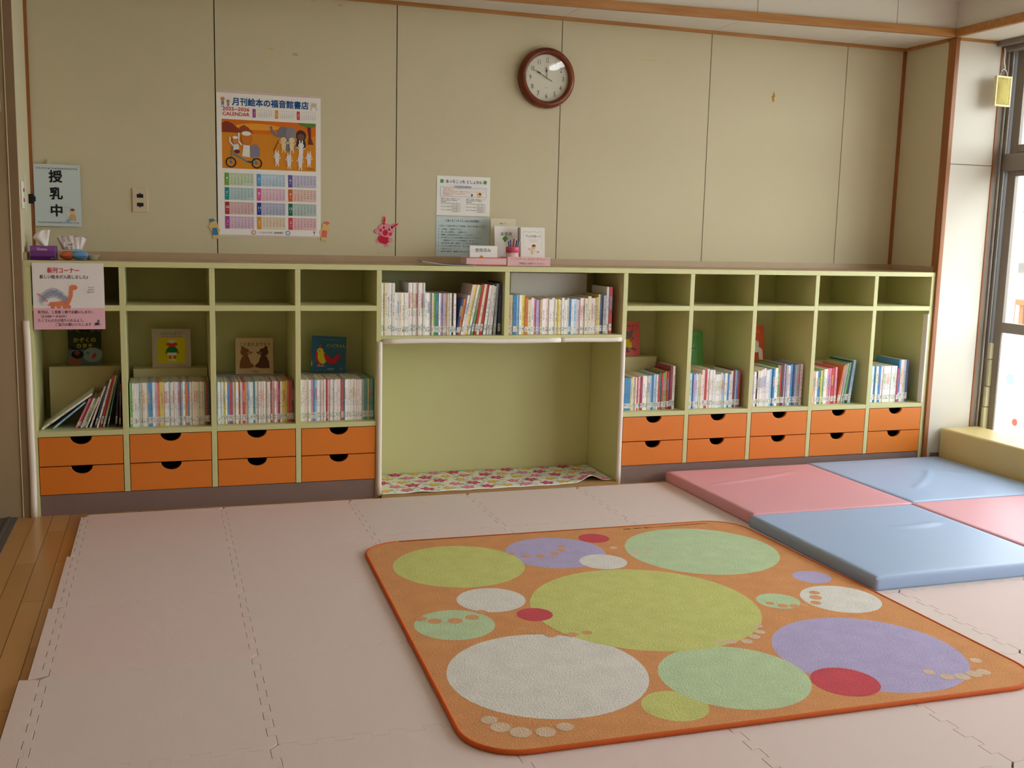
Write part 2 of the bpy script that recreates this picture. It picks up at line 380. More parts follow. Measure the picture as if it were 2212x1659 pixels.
# soffit over the shelf and along the window wall, dropped beam faces and their wood strips
b_ = MB()
zl = 2.42       # the beam hangs a little lower towards the left
def zb(x): return zl + (ZT-zl)*(x-0.5)/(XR-0.5)
sx = [XL-0.3]+[1.5941+0.91*k for k in range(5)]+[XR]
for a, c in zip(sx[:-1], sx[1:]): b_.box(a+0.0015, c-0.0015, YD+0.012, 0.05, ZT, ZT+0.01)
b_.box(XL-0.3, XR, YD, 0.05, ZT+0.01, ZT+0.02, 1)
struct(b_.build('ceiling_soffit_back', [m_wallw, m_kick]))
struct(box('ceiling_soffit_window', m_wallw, XR+0.012, 6.2, Y0, YD, ZT, ZT+0.02))
b_ = MB()
fx = [0.3, 0.79+0.0, 1.68, 2.57, 3.46, 4.352, 5.235, XR]
for a, c in zip(fx[:-1], fx[1:]):
    p = [(a+0.002, zb(a)+0.03), (c-0.002, zb(c)+0.03), (c-0.002, ZCEIL), (a+0.002, ZCEIL)]
    b_.prism(p, 'y', YD-0.006, YD+0.0)
b_.prism([(0.3, zb(0.3)+0.02), (XR, zb(XR)+0.02), (XR, ZCEIL), (0.3, ZCEIL)], 'y', YD+0.0, YD+0.02, 1)
struct(b_.build('wall_beam_back', [m_wallw, m_kick]))
struct(box('wall_beam_window', m_wallw, XR-0.001, XR+0.02, Y0, YD+0.02, ZT+0.02, ZCEIL+0.02))
b_ = MB(); b_.prism([(0.3, zb(0.3)), (XR, zb(XR)), (XR, zb(XR)+0.044), (0.3, zb(0.3)+0.044)], 'y', YD-0.022, YD+0.012)
struct(b_.build('trim_8', m_trim, bevel=0.002))
struct(box('trim_9', m_trim, XR-0.018, XR+0.012, Y0, YD-0.022, ZT-0.002, ZT+0.044, bevel=0.002))
struct(box('trim_10', m_alum, XW-0.045, XW-0.005, Y0, YD-0.006, ZT-0.03, ZT, bevel=0.002))
# ceiling of speckled boards
b_ = MB()
for i in range(6):
    for j in range(15):
        b_.box(0.3+0.91*i+0.001, min(0.3+0.91*(i+1), XR)-0.001, Y0+0.455*j+0.001, min(Y0+0.455*(j+1), YD)-0.001, ZCEIL, ZCEIL+0.02)
b_.box(0.3, 6.2, Y0, YD, ZCEIL+0.02, ZCEIL+0.03, 1)
struct(b_.build('ceiling', [m_ceiling, m_kick]))
# left side: jamb panel, sliding door opening with floor tracks
b_ = MB()
b_.box(0.30, 0.700, YD-0.004, YD+0.03, 0, 2.75, 0); b_.box(0.700, 0.7045, YD-0.009, YD+0.03, 0, 2.75, 2); b_.box(0.7045, XL-0.0006, YD-0.006, YD+0.02, 0, 2.75, 1)
struct(b_.build('door_1_jamb', [m_jamb, m_jamb2, m_wall], bevel=0.0015)); bpy.data.objects['door_1_jamb'].name = 'trim_11'
struct(box('trim_12', m_jamb, 0.40, 0.685, Y0, YD-0.004, 1.80, 1.855, bevel=0.003))
b_ = MB(); b_.box(0.42, 0.678, Y0, YD-0.004, 0.0, 0.004)
for x in (0.47, 0.53, 0.59, 0.645): b_.box(x-0.006, x+0.006, Y0, YD-0.004, 0.004, 0.009)
struct(b_.build('trim_13', m_track))
d1 = MB()
for k in range(4):
    y1 = YD-0.02-k*1.68; d1.box(0.44+(k%2)*0.04, 0.465+(k%2)*0.04, y1-1.70, y1, 0.01, 1.80)
struct(d1.build('door_1', m_jamb, bevel=0.003))
struct(box('wall_door_side', m_wall, 0.36, 0.44, Y0, YD, 1.855, 2.75))
struct(box('wall_door_backing', m_wall, 0.34, 0.42, Y0, YD, 0, 1.855))
# rear wall with a window band
b_ = MB(); b_.box(0.3, 6.2, Y0-0.1, Y0, 0, 2.75)
struct(b_.build('wall_front', m_wall))
# window wall: low sill, piers, window frames
b_ = MB()
for k in range(4):
    y = [(-0.43,0.02), (-2.30,-2.20), (-4.20,-4.10), (Y0,-6.0)][k]
    b_.box(6.13, 6.24, y[0], y[1], 0, 2.5)
b_.box(6.13, 6.24, Y0, 0.02, 2.46, 2.75); b_.box(XW-0.01, 6.24, YD+0.08, 0.02, 0, 2.75)
struct(b_.build('wall_window_side', m_wallw))
struct(box('trim_14', m_aluml, XW, 6.13, YD-0.0, YD+0.08, 0, 2.48))
wfr = {}
def dotmat(name, c):
    m = bpy.data.materials.new(name); m.use_nodes = True; n, L = m.node_tree.nodes, m.node_tree.links; n.clear()
    o = n.new('ShaderNodeOutputMaterial'); a = n.new('ShaderNodeBsdfTranslucent'); a.inputs[0].default_value = rgb(c); d = n.new('ShaderNodeBsdfDiffuse'); d.inputs[0].default_value = rgb(c)
    mx = n.new('ShaderNodeMixShader'); mx.inputs[0].default_value = 0.3; L.new(a.outputs[0], mx.inputs[1]); L.new(d.outputs[0], mx.inputs[2]); L.new(mx.outputs[0], o.inputs[0]); return m
m_dotg = dotmat('sticker_green', (205,245,230)); m_dotr = dotmat('sticker_red', (240,160,152))
def window(idx, y1, y2, detail):
    """opening from y1 (far) to y2 (near) in the plane x about 6.05"""
    w = empty('window_%d' % idx, (6.08, (y1+y2)/2, 0)); struct(w); oy = (y1+y2)/2; ox = 6.08
    def bx(name, m, x0, x1, ya, yb, z0, z1, bev=0.0015):
        q = MB(); q.box(x0-ox, x1-ox, min(ya,yb)-oy, max(ya,yb)-oy, z0, z1); return q.build(name, m, w, bev)
    f = MB()
    def fb(x0,x1,ya,yb,z0,z1,mi=0): f.box(x0-ox, x1-ox, min(ya,yb)-oy, max(ya,yb)-oy, z0, z1, mi)
    # jamb tracks seen next to the panel
    for yy, sgn in ((y1,-1), (y2,1)):
        fb(XW+0.004, 6.13, yy, yy+sgn*0.008, 0.0, 2.47)
        fb(XW+0.038, XW+0.046, yy+sgn*0.008, yy+sgn*0.022, 0.02, 2.45, 1)
        fb(XW+0.062, XW+0.070, yy+sgn*0.008, yy+sgn*0.030, 0.02, 2.45, 1)
        fb(XW+0.086, XW+0.150, yy+sgn*0.008, yy+sgn*0.016, 0.02, 2.45, 2)
    fb(XW+0.004, 6.13, y1-0.008, y2+0.008, 2.445, 2.475); fb(XW+0.06, 6.13, y1-0.008, y2+0.008, 0.0, 0.05)
    fb(6.035, 6.12, y1-0.008, y2+0.008, 1.765, 1.865)
    f.build('window_frame', [m_alum, m_aluml, m_alumd], w, 0.001)
    mid = (y1+y2)/2
    for (ya, yb, xo) in ((y1-0.045, mid-0.03, 6.07), (mid+0.03, y2+0.045, 6.10)):
        for (z0, z1, rail) in ((1.865, 2.445, None), (0.05, 1.765, 0.85)):
            s_ = MB(); st = 0.062
            def sb(a0,a1,c0,c1): s_.box(xo-0.012-ox, xo+0.012-ox, min(a0,a1)-oy, max(a0,a1)-oy, c0, c1)
            sb(ya, ya-st, z0, z1); sb(yb, yb+st, z0, z1); sb(ya-st, yb+st, z1-0.03, z1); sb(ya-st, yb+st, z0, z0+(0.05 if rail is None else 0.09))
            if rail: sb(ya-st, yb+st, rail-0.03, rail+0.03)
            sa = s_.build('sash', m_alum, w, 0.002)
            if rail:
                q = MB(); q.box(xo-0.003-ox, xo+0.003-ox, yb+st-oy, ya-st-oy, rail+0.03, z1-0.03); q.build('pane', m_glass, sa)
                q = MB(); q.box(xo-0.002-ox, xo+0.002-ox, yb+st-oy, ya-st-oy, z0+0.09, rail-0.03); fp = q.build('frosted_pane', m_frost, sa)
                if idx == 1 and xo < 6.08:
                    for (yy, zz, rr, mm_) in ((-0.625,0.552,0.034,m_dotg),(-0.690,0.305,0.022,m_dotr)):
                        q = MB(); q.lathe([(0.0001,-0.0006),(rr,-0.0006),(rr,0.0),(0.0001,0.0)], 24, 0, 'x', (xo-0.0024-ox, yy-oy, zz), False); q.build('round_sticker', mm_, fp)
            else:
                q = MB(); q.box(xo-0.003-ox, xo+0.003-ox, yb+st-oy, ya-st-oy, z0+0.05, z1-0.03); q.build('pane', m_glass, sa)
    return w
window(1, YD, -2.20, True); window(2, -2.30, -4.10, False); window(3, -4.20, -6.0, False)

# ================================================================== outside
m_conc = mat('outdoor_concrete', (150,148,142), 0.9, 0.1, 0.06, 2)
struct(box('ground_outside', m_conc, 6.3, 60, -30, 60, -0.35, -0.3))
m_deck = mat('deck_rail_wood', (122,74,28), 0.6, 0.3, 0.06, 6)
def rail(x, ya, yb):
    r = empty('deck_railing', (x, (ya+yb)/2, -0.3)); oy = (ya+yb)/2
    tag(r, 'orange brown timber railing with upright balusters outside the window', 'railing')
    q = MB(); q.box(-0.04, 0.04, ya-oy, yb-oy, 1.18, 1.225); q.build('top_rail', m_deck, r, 0.004)
    q = MB(); q.box(-0.02, 0.02, ya-oy, yb-oy, 0.40, 0.44); q.build('bottom_rail', m_deck, r, 0.004)
    nb = int((yb-ya)/0.11)
    for k in range(nb):
        y = ya+0.05+k*0.11-oy
        q = MB(); q.box(-0.014, 0.014, y-0.022, y+0.022, 0.44, 1.18); q.build('baluster', m_deck, r)
    for y in (ya, yb):
        q = MB(); q.box(-0.045, 0.045, y-oy-0.045, y-oy+0.045, 0.0, 1.26); q.build('railing_post', m_deck, r, 0.004)
rail(7.6, -3.0, 2.4)
m_hs = mat('outdoor_render', (232,230,224), 0.8, 0.1, 0.02, 2); m_roof = mat('outdoor_roof', (72,78,92), 0.6, 0.3, 0.1, 8)
hs = empty('house', (14.0, 9.0, -0.3)); tag(hs, 'pale house with grey tiled roof beyond the railing outside', 'house')
q = MB(); q.box(-2,4,-6,6,0,2.05); q.build('wall', m_hs, hs)
q = MB(); q.prism([(-2.6,2.05),(1.0,3.1),(4.6,2.05)], 'y', -6.5, 6.5); q.build('roof', m_roof, hs)
q = MB(); q.box(-2.05,-2.0,-5.0,-3.4,0.9,1.7); q.build('window', m_alum, hs)
q = MB(); q.box(-2.12,-2.0,-6,6,1.30,1.40); q.build('gutter_band', mat('gutter_grey', (96,92,88), 0.6, 0.3), hs)
pp = empty('porch_post', (6.80, 0.24, -0.3)); tag(pp, 'pale timber porch post just outside the window', 'post')
q = MB(); q.box(-0.03,0.03,-0.03,0.03,0.06,3.3); q.build('post', mat('porch_post_wood', (112,90,56), 0.7, 0.2), pp, 0.004)
q = MB(); q.box(-0.09,0.09,-0.09,0.09,0,0.06); q.build('base', m_conc, pp, 0.004)
m_leaf = mat('outdoor_foliage', (62,82,56), 0.9, 0.1, 0.35, 3)
random.seed(3)
for (tx, ty, tr, lb) in ((24, 17, 2.6, 'rounded green tree farthest behind the pale house'), (21, 21.5, 2.2, 'smaller green tree left of the rounded tree outside')):
    t_ = empty('tree', (tx, ty, -0.3)); tag(t_, lb, 'tree')
    q = MB(); q.tube([(0,0,0),(0.05,0,1.2),(0,0.1,2.4)], [0.22,0.16,0.1], 10); q.build('trunk', m_jamb2, t_)
    bm = bmesh.new(); bmesh.ops.create_icosphere(bm, subdivisions=4, radius=tr)
    for v in bm.verts:
        d = v.co.normalized(); k = 1+0.16*math.sin(d.x*9+d.z*5)+0.12*math.sin(d.y*13+d.z*11)+random.uniform(-.06,.06); v.co = d*tr*k; v.co.z += 3.4
    me = bpy.data.meshes.new('crown'); bm.to_mesh(me); bm.free(); me.materials.append(m_leaf)
    o = bpy.data.objects.new('crown', me); COL.objects.link(o); o.parent = t_
# roof eave above the windows outside
struct(box('ceiling_eave', mat('eave_board', (196,176,140), 0.8, 0.1), 6.24, 6.7, Y0, 2.0, 2.62, 2.70))

# ================================================================== worktop and cabinets
wt = empty('worktop', ((XL+XR)/2, YD/2, ZS)); tag(wt, 'long brown laminate worktop with green front edge along the back wall', 'worktop')
cx_, cy_ = (XL+XR)/2, YD/2
q = MB(); q.box(XL+0.001-cx_, XR-0.001-cx_, YD+0.004-cy_, -0.001-cy_, 0, ZC-ZS); q.build('top_surface', m_worktop, wt)
q = MB(); q.box(XL+0.001-cx_, XR-0.001-cx_, YD-cy_, YD+0.004-cy_, 0, ZC-ZS+0.0005); q.build('front_edge', m_green, wt, 0.001)

ZM, ZMb = 0.968, 0.942     # upper shelf board
ZL, ZLb = 0.392, 0.368     # lower shelf board
ZK = 0.098
def cabinet(name, i0, i1, label):
    cx = (DX[i0]+DX[i1])/2; root = empty(name, (cx, YD/2, 0)); tag(root, label, 'cabinet'); oy = YD/2
    own0 = i0 == 0; xa = DX[i0]+(-T if own0 else T); xb = DX[i1]+(T if i1 in (4, 11) else -T)
    if i0 == 6: xa = DX[6]-T
    c = MB()
    def cb(x0,x1,y0,y1,z0,z1): c.box(x0-cx,x1-cx,y0-oy,y1-oy,z0,z1)
    for i in range(i0, i1+1):
        cb(DX[i]-T, DX[i]+T, YD, -0.014, ZK if i not in (i0, i1) else 0.0, ZS-0.0005)
    for i in range(i0, i1):
        a, b2 = DX[i]+T, DX[i+1]-T
        cb(a, b2, YD, -0.014, ZMb, ZM); cb(a, b2, YD, -0.014, ZLb, ZL)
        cb(a, b2, YD+0.03, -0.014, ZK-0.012, ZK)
    cb(xa+0.001, xb-0.001, -0.014, -0.002, ZK, ZS-0.0005)
    if own0: cb(XL+0.0006, DX[0]-T, YD+0.0005, -0.014, 0.0, ZS-0.0005)
    c.build('carcass', m_green, root, 0.0012)
    k = MB(); k.box(DX[i0]+T-cx, DX[i1]-T-cx, YD+0.004-oy, YD+0.018-oy, 0.0, ZK-0.002); k.build('kick_board', m_kick, root)
    for i in range(i0, i1):
        a, b2 = DX[i]+T+0.003, DX[i+1]-T-0.003; mid = (a+b2)/2
        for (z0, z1) in ((ZK+0.001, 0.2275), (0.232, ZLb-0.003)):
            d = empty('drawer', (mid-cx, YD-oy, z0)); d.parent = root
            w2 = (b2-a)/2; h = z1-z0; nr = 0.046; nd = 0.036
            pts = [(-w2,0),(w2,0),(w2,h),(nr,h)] + [(nr*math.cos(t), h-nd*math.sin(t)) for t in [PI*j/14 for j in range(1,14)]] + [(-nr,h),(-w2,h)]
            p = MB(); p.prism(pts, 'y', 0.0, 0.016); p.build('front_panel', m_orange, d, 0.0012)
            p = MB(); p.box(-w2+0.006, w2-0.006, 0.0165, 0.36, 0.004, 0.010)
            p.box(-w2+0.006, -w2+0.014, 0.0165, 0.36, 0.010, h-0.012); p.box(w2-0.014, w2-0.006, 0.0165, 0.36, 0.010, h-0.012)
            p.box(-w2+0.014, w2-0.014, 0.352, 0.36, 0.010, h-0.012); p.build('drawer_box', m_kick, d)
    return root
cabinet('storage_cabinet', 0, 4, 'green cabinet at the left end, four open columns above eight orange drawers')
cabinet('storage_cabinet', 6, 11, 'green cabinet at the right end, five open columns above ten orange drawers')
# middle unit: two book compartments over an open nook
cx = (DX[4]+DX[6])/2; mid = empty('nook_cabinet', (cx, YD/2, 0)); oy = YD/2
tag(mid, 'middle green unit with two book compartments above an open floor nook', 'cabinet')
c = MB(); ZB = 0.815
c.box(DX[4]+T-cx, DX[6]-T-cx, YD-oy, -0.014-oy, ZB-0.024, ZB)
c.box(DX[5]-T-cx, DX[5]+T-cx, YD-oy, -0.014-oy, ZB, ZS-0.0005)
c.box(DX[4]+T-cx, DX[6]-T-cx, -0.014-oy, -0.002-oy, 0.0, ZS-0.0005)
c.build('carcass', m_green, mid, 0.0012)

# foam edge guards
def guard(name, pts, r, m, label, cat='edge guard', bulge=(0,-1), group=None):
    q = MB(); q.tube(pts, r, 12); o = q.build(name, m); return tag(o, label, cat, group)
def vguard(x, z0, z1, w, label, m=m_foam, bow=0.0, y=YD):
    q = MB(); n_ = 12; vs = []; fs = []
    sec = [(-w,0.0),(-w,-0.006),(-w*0.8,-0.013),(-w*0.3,-0.016),(w*0.3,-0.016),(w*0.8,-0.013),(w,-0.006),(w,0.0)]; k = len(sec)
    for i in range(n_+1):
        t = i/n_; z = z0+(z1-z0)*t; dx = bow*math.sin(PI*t)+bow*0.4*math.sin(3*PI*t)
        vs += [(x+dx+p[0], y+p[1], z) for p in sec]
    for i in range(n_): fs += [(i*k+j, i*k+(j+1)%k, (i+1)*k+(j+1)%k, (i+1)*k+j) for j in range(k)]
    fs += [tuple(range(k)), tuple((n_*k)+j for j in range(k))]
    q.add(vs, fs, 0, True); return tag(q.build('edge_guard', m), label, 'edge guard')
vguard(0.7455, 0.0, 0.899, 0.0135, 'long white foam edge guard at the far left end of the shelves', bow=0.003)
vguard(DX[4]+0.004, 0.013, 0.790, 0.012, 'white foam edge guard on the left upright of the open nook', y=YD-0.0005)
vguard(DX[6]-0.004, 0.013, 0.788, 0.012, 'white foam edge guard on the right upright of the open nook', y=YD-0.0005)
def hguard(x0, x1, z, label, sag):
    q = MB(); n_ = 14; sec = [(-0.0005,-0.012),(-0.008,-0.012),(-0.015,-0.007),(-0.016,0.007),(-0.008,0.012),(-0.0005,0.012)]; k = len(sec); vs = []; fs = []
    for i in range(n_+1):
        t = i/n_; x = x0+(x1-x0)*t; dz = sag*math.sin(PI*2*t)
        vs += [(x, YD+p[0], z+dz+p[1]) for p in sec]
    for i in range(n_): fs += [(i*k+j, i*k+(j+1)%k, (i+1)*k+(j+1)%k, (i+1)*k+j) for j in range(k)]
    fs += [tuple(range(k)), tuple((n_*k)+j for j in range(k))]
    q.add(vs, fs, 0, True); return tag(q.build('edge_guard', m_foam), label, 'edge guard')
hguard(DX[4]+0.022, 3.292, 0.790, 'longer left strip of white foam guard along the nook top edge', 0.003)
hguard(3.294, DX[6]-0.018, 0.790, 'shorter right strip of white foam guard along the nook top edge', 0.001)
q = MB(); q.box(-0.012, 0.0, -0.005, 0.035, 0, 0.53); o = q.build('edge_guard', m_foam, None, 0.004, 3, (DX[11]-T-0.0005, YD-0.002, 0.393))
tag(o, 'white foam edge guard inside the right end upright of the shelves', 'edge guard')
for z0, z1, dx, lb in ((0.655,0.752,0.0,'topmost short yellowish foam guard on the window jamb'),(0.490,0.652,0.004,'second yellowish foam guard from the top on the window jamb'),(0.365,0.487,-0.004,'third yellowish foam guard from the top on the window jamb'),(0.06,0.362,-0.008,'lowest yellowish foam guard on the window jamb behind the bench')):
    q = MB(); q.box(-0.020, 0.020, -0.026, 0.0, 0, z1-z0); o = q.build('edge_guard', m_foamy, None, 0.006, 3, (6.055+dx, YD-0.034, z0)); tag(o, lb, 'edge guard')

# ================================================================== floor coverings
TS = 0.603; MX0, MY0 = 0.972, -0.515; MT = 0.012; NX, NY = 8, 6
def zig(a, b, axis_const, horiz, sgn, teeth=12, amp=0.011, gap=0.0):
    """interlocking edge from a to b at the given constant; returns points"""
    pts = []; st = (b-a)/teeth
    for k in range(teeth):
        off = amp if k % 2 == 0 else -amp; off = off*sgn
        t0, t1 = a+k*st, a+(k+1)*st; e = 0.0018
        d0, d1 = t0 + (e if b > a else -e)*0, t1
        for t in (d0, d1):
            pts.append((t, axis_const+off) if horiz else (axis_const+off, t))
    return pts
def tile_outline(i, j, left, right, top, bot):
    x0, x1 = MX0+i*TS, MX0+(i+1)*TS; y1, y0 = MY0-j*TS, MY0-(j+1)*TS; g = 0.0006
    P = []
    P += [(x0+g, y0)] if 0 else []
    # bottom edge left to right, right edge upwards, top edge right to left, left edge downwards
    def inset(l, dx, dy): return [(p[0]+dx, p[1]+dy) for p in l]
    P += inset(zig(x0+0.014, x1-0.014, y0, True, 1), 0, g) if bot else [(x0+0.014,y0+g),(x1-0.014,y0+g)]
    P += inset(zig(y0+0.014, y1-0.014, x1, False, 1), -g, 0) if right else [(x1-g,y0+0.014),(x1-g,y1-0.014)]
    P += inset(list(reversed(zig(x0+0.014, x1-0.014, y1, True, 1))), 0, -g) if top else [(x1-0.014,y1-g),(x0+0.014,y1-g)]
    P += inset(list(reversed(zig(y0+0.014, y1-0.014, x0, False, 1))), g, 0) if left else [(x0+g,y1-0.014),(x0+g,y0+0.014)]
    return P
rown = ['back','second','third','fourth','fifth','nearest']
for j in range(NY):
    for i in range(NX):
        P = tile_outline(i, j, True, i < NX-1, True, True)
        q = MB(); q.prism(P, 'z', 0.0004, MT); o = q.build('puzzle_mat_tile', m_tile, None, 0.0008, 1)
        # shift origin to the tile's centre so that the ribs are its own
        c = Vector((MX0+(i+0.5)*TS, MY0-(j+0.5)*TS, 0)); o.data.transform(Matrix.Translation(-c)); o.location = c
        tag(o, 'pinkish beige ribbed puzzle mat tile, %s row from the shelves, %s from the left' % (rown[j], ordn(i+1)), 'floor mat', 'pinkish beige interlocking floor mat tiles')
def strip_left(j):
    y1, y0 = MY0-j*TS, MY0-(j+1)*TS; xo = MX0-(0.021,0.034,0.044,0.068,0.072,0.078)[j]
    P = [(xo, y0+0.001), (xo, y1-0.001)] + [(p[0]-0.0009, p[1]) for p in reversed(zig(y0+0.014, y1-0.014, MX0, False, 1))]
    q = MB(); q.prism(P, 'z', 0.0004, MT); o = q.build('mat_border_strip', m_tile, None, 0.0011, 1)
    tag(o, 'narrow beige border strip on the left mat edge, %s from the shelves' % ordn(j+1), 'floor mat', 'border strips of the beige floor mats')
for j in range(NY): strip_left(j)
for i in range(NX):
    x0, x1 = MX0+i*TS, MX0+(i+1)*TS
    P = [(x0+0.001, MY0+0.026), (x1-0.001, MY0+0.026)] + [(p[0], p[1]+0.0009) for p in reversed(zig(x0+0.014, x1-0.014, MY0, True, 1))]
    q = MB(); q.prism(P, 'z', 0.0004, MT); o = q.build('mat_border_strip', m_tile, None, 0.0011, 1)
    tag(o, 'narrow beige border strip along the shelf side of the mats, %s from the left' % ordn(i+1), 'floor mat', 'border strips of the beige floor mats')

# rug
def round_quad(c, r, n_=10):
    out = []
    for i in range(4):
        p, a, b2 = Vector(c[i]), Vector(c[i-1]), Vector(c[(i+1)%4])
        d1, d2 = (a-p).normalized(), (b2-p).normalized(); s, e = p+d1*r, p+d2*r
        ctr = p+(d1+d2)*r
        for k in range(n_+1):
            t = PI/2*k/n_; out.append(tuple(ctr - d2*r*math.cos(t) - d1*r*math.sin(t)))
    return out
RC = (2.97, -2.22); corners = [(2.098,-1.270),(2.046,-3.140),(3.886,-3.170),(3.846,-1.292)]
lc = [(x-RC[0], y-RC[1]) for x, y in corners]
rug = empty('rug', (RC[0], RC[1], MT)); tag(rug, 'orange rug with rounded corners and big coloured discs on the beige mats', 'rug')
cv = Canvas(0.00012); out = round_quad(lc, 0.16)
q = MB(); q.prism([(p[0]*0.995, p[1]*0.995) for p in out], 'z', 0.0005, 0.0115); q.build('backing', mat('rug_backing', (214,132,66), 0.95, 0.1), rug)
cv.poly(out, (219,156,104), 0)
C_ = dict(ygreen=(208,211,130), lav=(186,176,214), red=(208,88,98), white=(228,225,218), mint=(194,215,172), pale=(222,196,170), org=(220,164,118))
for nm, x, y, r in [('white',3.004,-1.741,0.097),('ygreen',2.422,-1.646,0.262),('lav',2.858,-1.576,0.21),('white',3.004,-1.741,0.094),('red',3.094,-1.425,0.068),('lav',3.733,-2.121,0.075),('mint',3.475,-1.695,0.325),('white',3.690,-2.368,0.146),('mint',3.449,-2.329,0.08),('white',2.43,-2.054,0.125),('mint',2.239,-2.254,0.137),('white',2.408,-2.705,0.306),('ygreen',2.945,-2.253,0.412),('red',2.534,-2.233,0.063),('ygreen',2.681,-3.010,0.096),('mint',2.948,-2.874,0.229),('red',3.256,-3.000,0.102),('lav',3.470,-2.824,0.305)]:
    lay = {'white':2,'ygreen':1,'lav':1,'red':3,'mint':2}[nm] + (2 if (nm, round(r,3)) in (('white',0.094),) else 0)
    if nm == 'ygreen' and r > 0.4: lay = 3
    if nm == 'red': lay = 4
    cv.ell(x-RC[0], y-RC[1], r, r, C_[nm], lay+0.001*int(r*1000), 44)
def dots(l, r, c, lay=6):
    for k, (x, y) in enumerate(l): cv.ell(x-RC[0], y-RC[1], r*(0.7+0.3*math.sin(PI*(k+.5)/len(l))), r*(0.7+0.3*math.sin(PI*(k+.5)/len(l))), c, lay, 16)
dots([(2.147,-2.955),(2.164,-3.004),(2.207,-3.046),(2.272,-3.062),(2.333,-3.048)], 0.030, C_['pale'])
dots([(2.143,-2.175),(2.182,-2.208),(2.25,-2.222),(2.315,-2.206),(2.361,-2.165)], 0.026, C_['org'])
dots([(2.674,-1.552),(2.722,-1.595),(2.779,-1.609),(2.845,-1.594),(2.893,-1.552),(2.912,-1.502)], 0.020, C_['org'])
dots([(2.454,-2.35),(2.479,-2.384),(2.524,-2.423),(2.592,-2.441),(2.648,-2.436)], 0.022, C_['org'])
dots([(3.634,-2.285),(3.607,-2.332),(3.573,-2.382)], 0.024, C_['org'])
dots([(3.405,-2.343),(3.438,-2.378),(3.477,-2.392),(3.517,-2.392)], 0.020, C_['org'])
dots([(3.049,-2.613),(3.082,-2.63),(3.131,-2.643),(3.178,-2.613),(3.22,-2.58),(3.242,-2.532)], 0.020, C_['pale'])
dots([(3.555,-3.009),(3.586,-3.054),(3.632,-3.066),(3.683,-3.058),(3.723,-3.054),(3.765,-2.974)], 0.024, C_['pale'])
dots([(3.121,-1.576),(3.187,-1.661),(3.235,-1.673)], 0.020, C_['pale'])
cv.text('Froebel-kan ©やなせたかし/フレーベル館・TMS・NTV', 3.70-RC[0], -1.318-RC[1], 0.024, (70,50,34), 6, 1, 'l', 0.42, rot=PI)
o = cv.build('printed_pile_face', rug, True, m_pile, (0,0,0.0118))
q = MB(); q.tube([(p[0], p[1], 0.0075) for p in out]+[(out[0][0], out[0][1], 0.0075)], 0.0072, 8); q.build('edge_binding', mat('rug_binding', (206,96,40), 0.7, 0.2), rug)

# vinyl gym mats
def gym(x0, x1, y0, y1, col, label, ridges):
    nx = 56; q = MB(); vs = []; fs = []; th = 0.056; r = 0.010
    w, h = x1-x0, y1-y0
    def hgt(u, v):
        z = 0.0035*math.sin(PI*u)*math.sin(PI*v) + 0.0012*math.sin(u*7+v*3)*math.sin(v*6+1)
        for (ax, ay, bx_, by, hh, ww) in ridges:
            d = Vector((bx_-ax, by-ay)); p = Vector((u-ax, v-ay)); t = max(0, min(1, p.dot(d)/d.length_squared)); t2 = t
            dist = (p - d*t2 + Vector((0, 0.03*math.sin(t*PI)))).length
            z += hh*math.exp(-(dist/ww)**2)*math.sin(PI*max(0.02, min(0.98, t)))**0.5
        return z
    for i in range(nx+1):
        for j in range(nx+1):
            u, v = i/nx, j/nx
            # squeeze samples towards the rim for a rounded edge
            def sq(t): return t if 0 < t < 1 else t
            X, Y = u*w, v*h; e = min(u, 1-u)*w; e2 = min(v, 1-v)*h; m_ = min(e, e2)
            z = th + hgt(u, v)*min(1, m_/0.05) - (0.004 if m_ < 1e-6 else 0)
            vs.append((X-w/2, Y-h/2, z))
    idx = lambda i, j: i*(nx+1)+j
    for i in range(nx):
        for j in range(nx): fs.append((idx(i,j), idx(i+1,j), idx(i+1,j+1), idx(i,j+1)))
    q.add(vs, fs, 0, True)
    ring = [idx(i,0) for i in range(nx)] + [idx(nx,j) for j in range(nx)] + [idx(nx-i,nx) for i in range(nx)] + [idx(0,nx-j) for j in range(nx)]
    o0 = len(q.v); k = len(ring); bul = 0.004
    for lv, (dz, off) in enumerate(((0.010, bul*0.8), (0.028, bul), (0.048, bul*0.5), (th-0.0005, 0))):
        for r_ in ring:
            x, y, z = vs[r_]; nxv, nyv = (1 if x > w/2-1e-6 else -1 if x < -w/2+1e-6 else 0), (1 if y > h/2-1e-6 else -1 if y < -h/2+1e-6 else 0)
            q.v.append((x+nxv*off*0.5, y+nyv*off*0.5, th-dz))
    for lv in range(4):
        for a in range(k):
            b2 = (a+1) % k
            if lv == 0: f = (ring[a], o0+a, o0+b2, ring[b2])
            else: f = (o0+(lv-1)*k+a, o0+lv*k+a, o0+lv*k+b2, o0+(lv-1)*k+b2)
            q.f.append(f); q.m.append(0); q.sm.append(lv > 0)
    q.f.append(tuple(o0+3*k+a for a in range(k))); q.m.append(0); q.sm.append(False)
    o = q.build('gym_mat', col, None, 0, 2, ((x0+x1)/2, (y0+y1)/2, MT)); tag(o, label, 'gym mat'); return o
m_pink = mat('vinyl_pink', (222,160,170), 0.42, 0.4, 0.02, 3, 0.15, 400); m_blue = mat('vinyl_blue', (160,184,218), 0.42, 0.4, 0.02, 3, 0.15, 400)
gym(3.918, 4.822, -1.376, -0.468, m_pink, 'pink vinyl gym mat on the shelf side, left of the far blue one', [(0.12,0.62,0.75,0.80,0.012,0.016)])
gym(4.830, 5.738, -1.352, -0.446, m_blue, 'blue vinyl gym mat with creases, in the far corner by the bench', [(0.22,0.25,0.62,0.62,0.016,0.018),(0.62,0.62,0.95,0.40,0.010,0.025)])
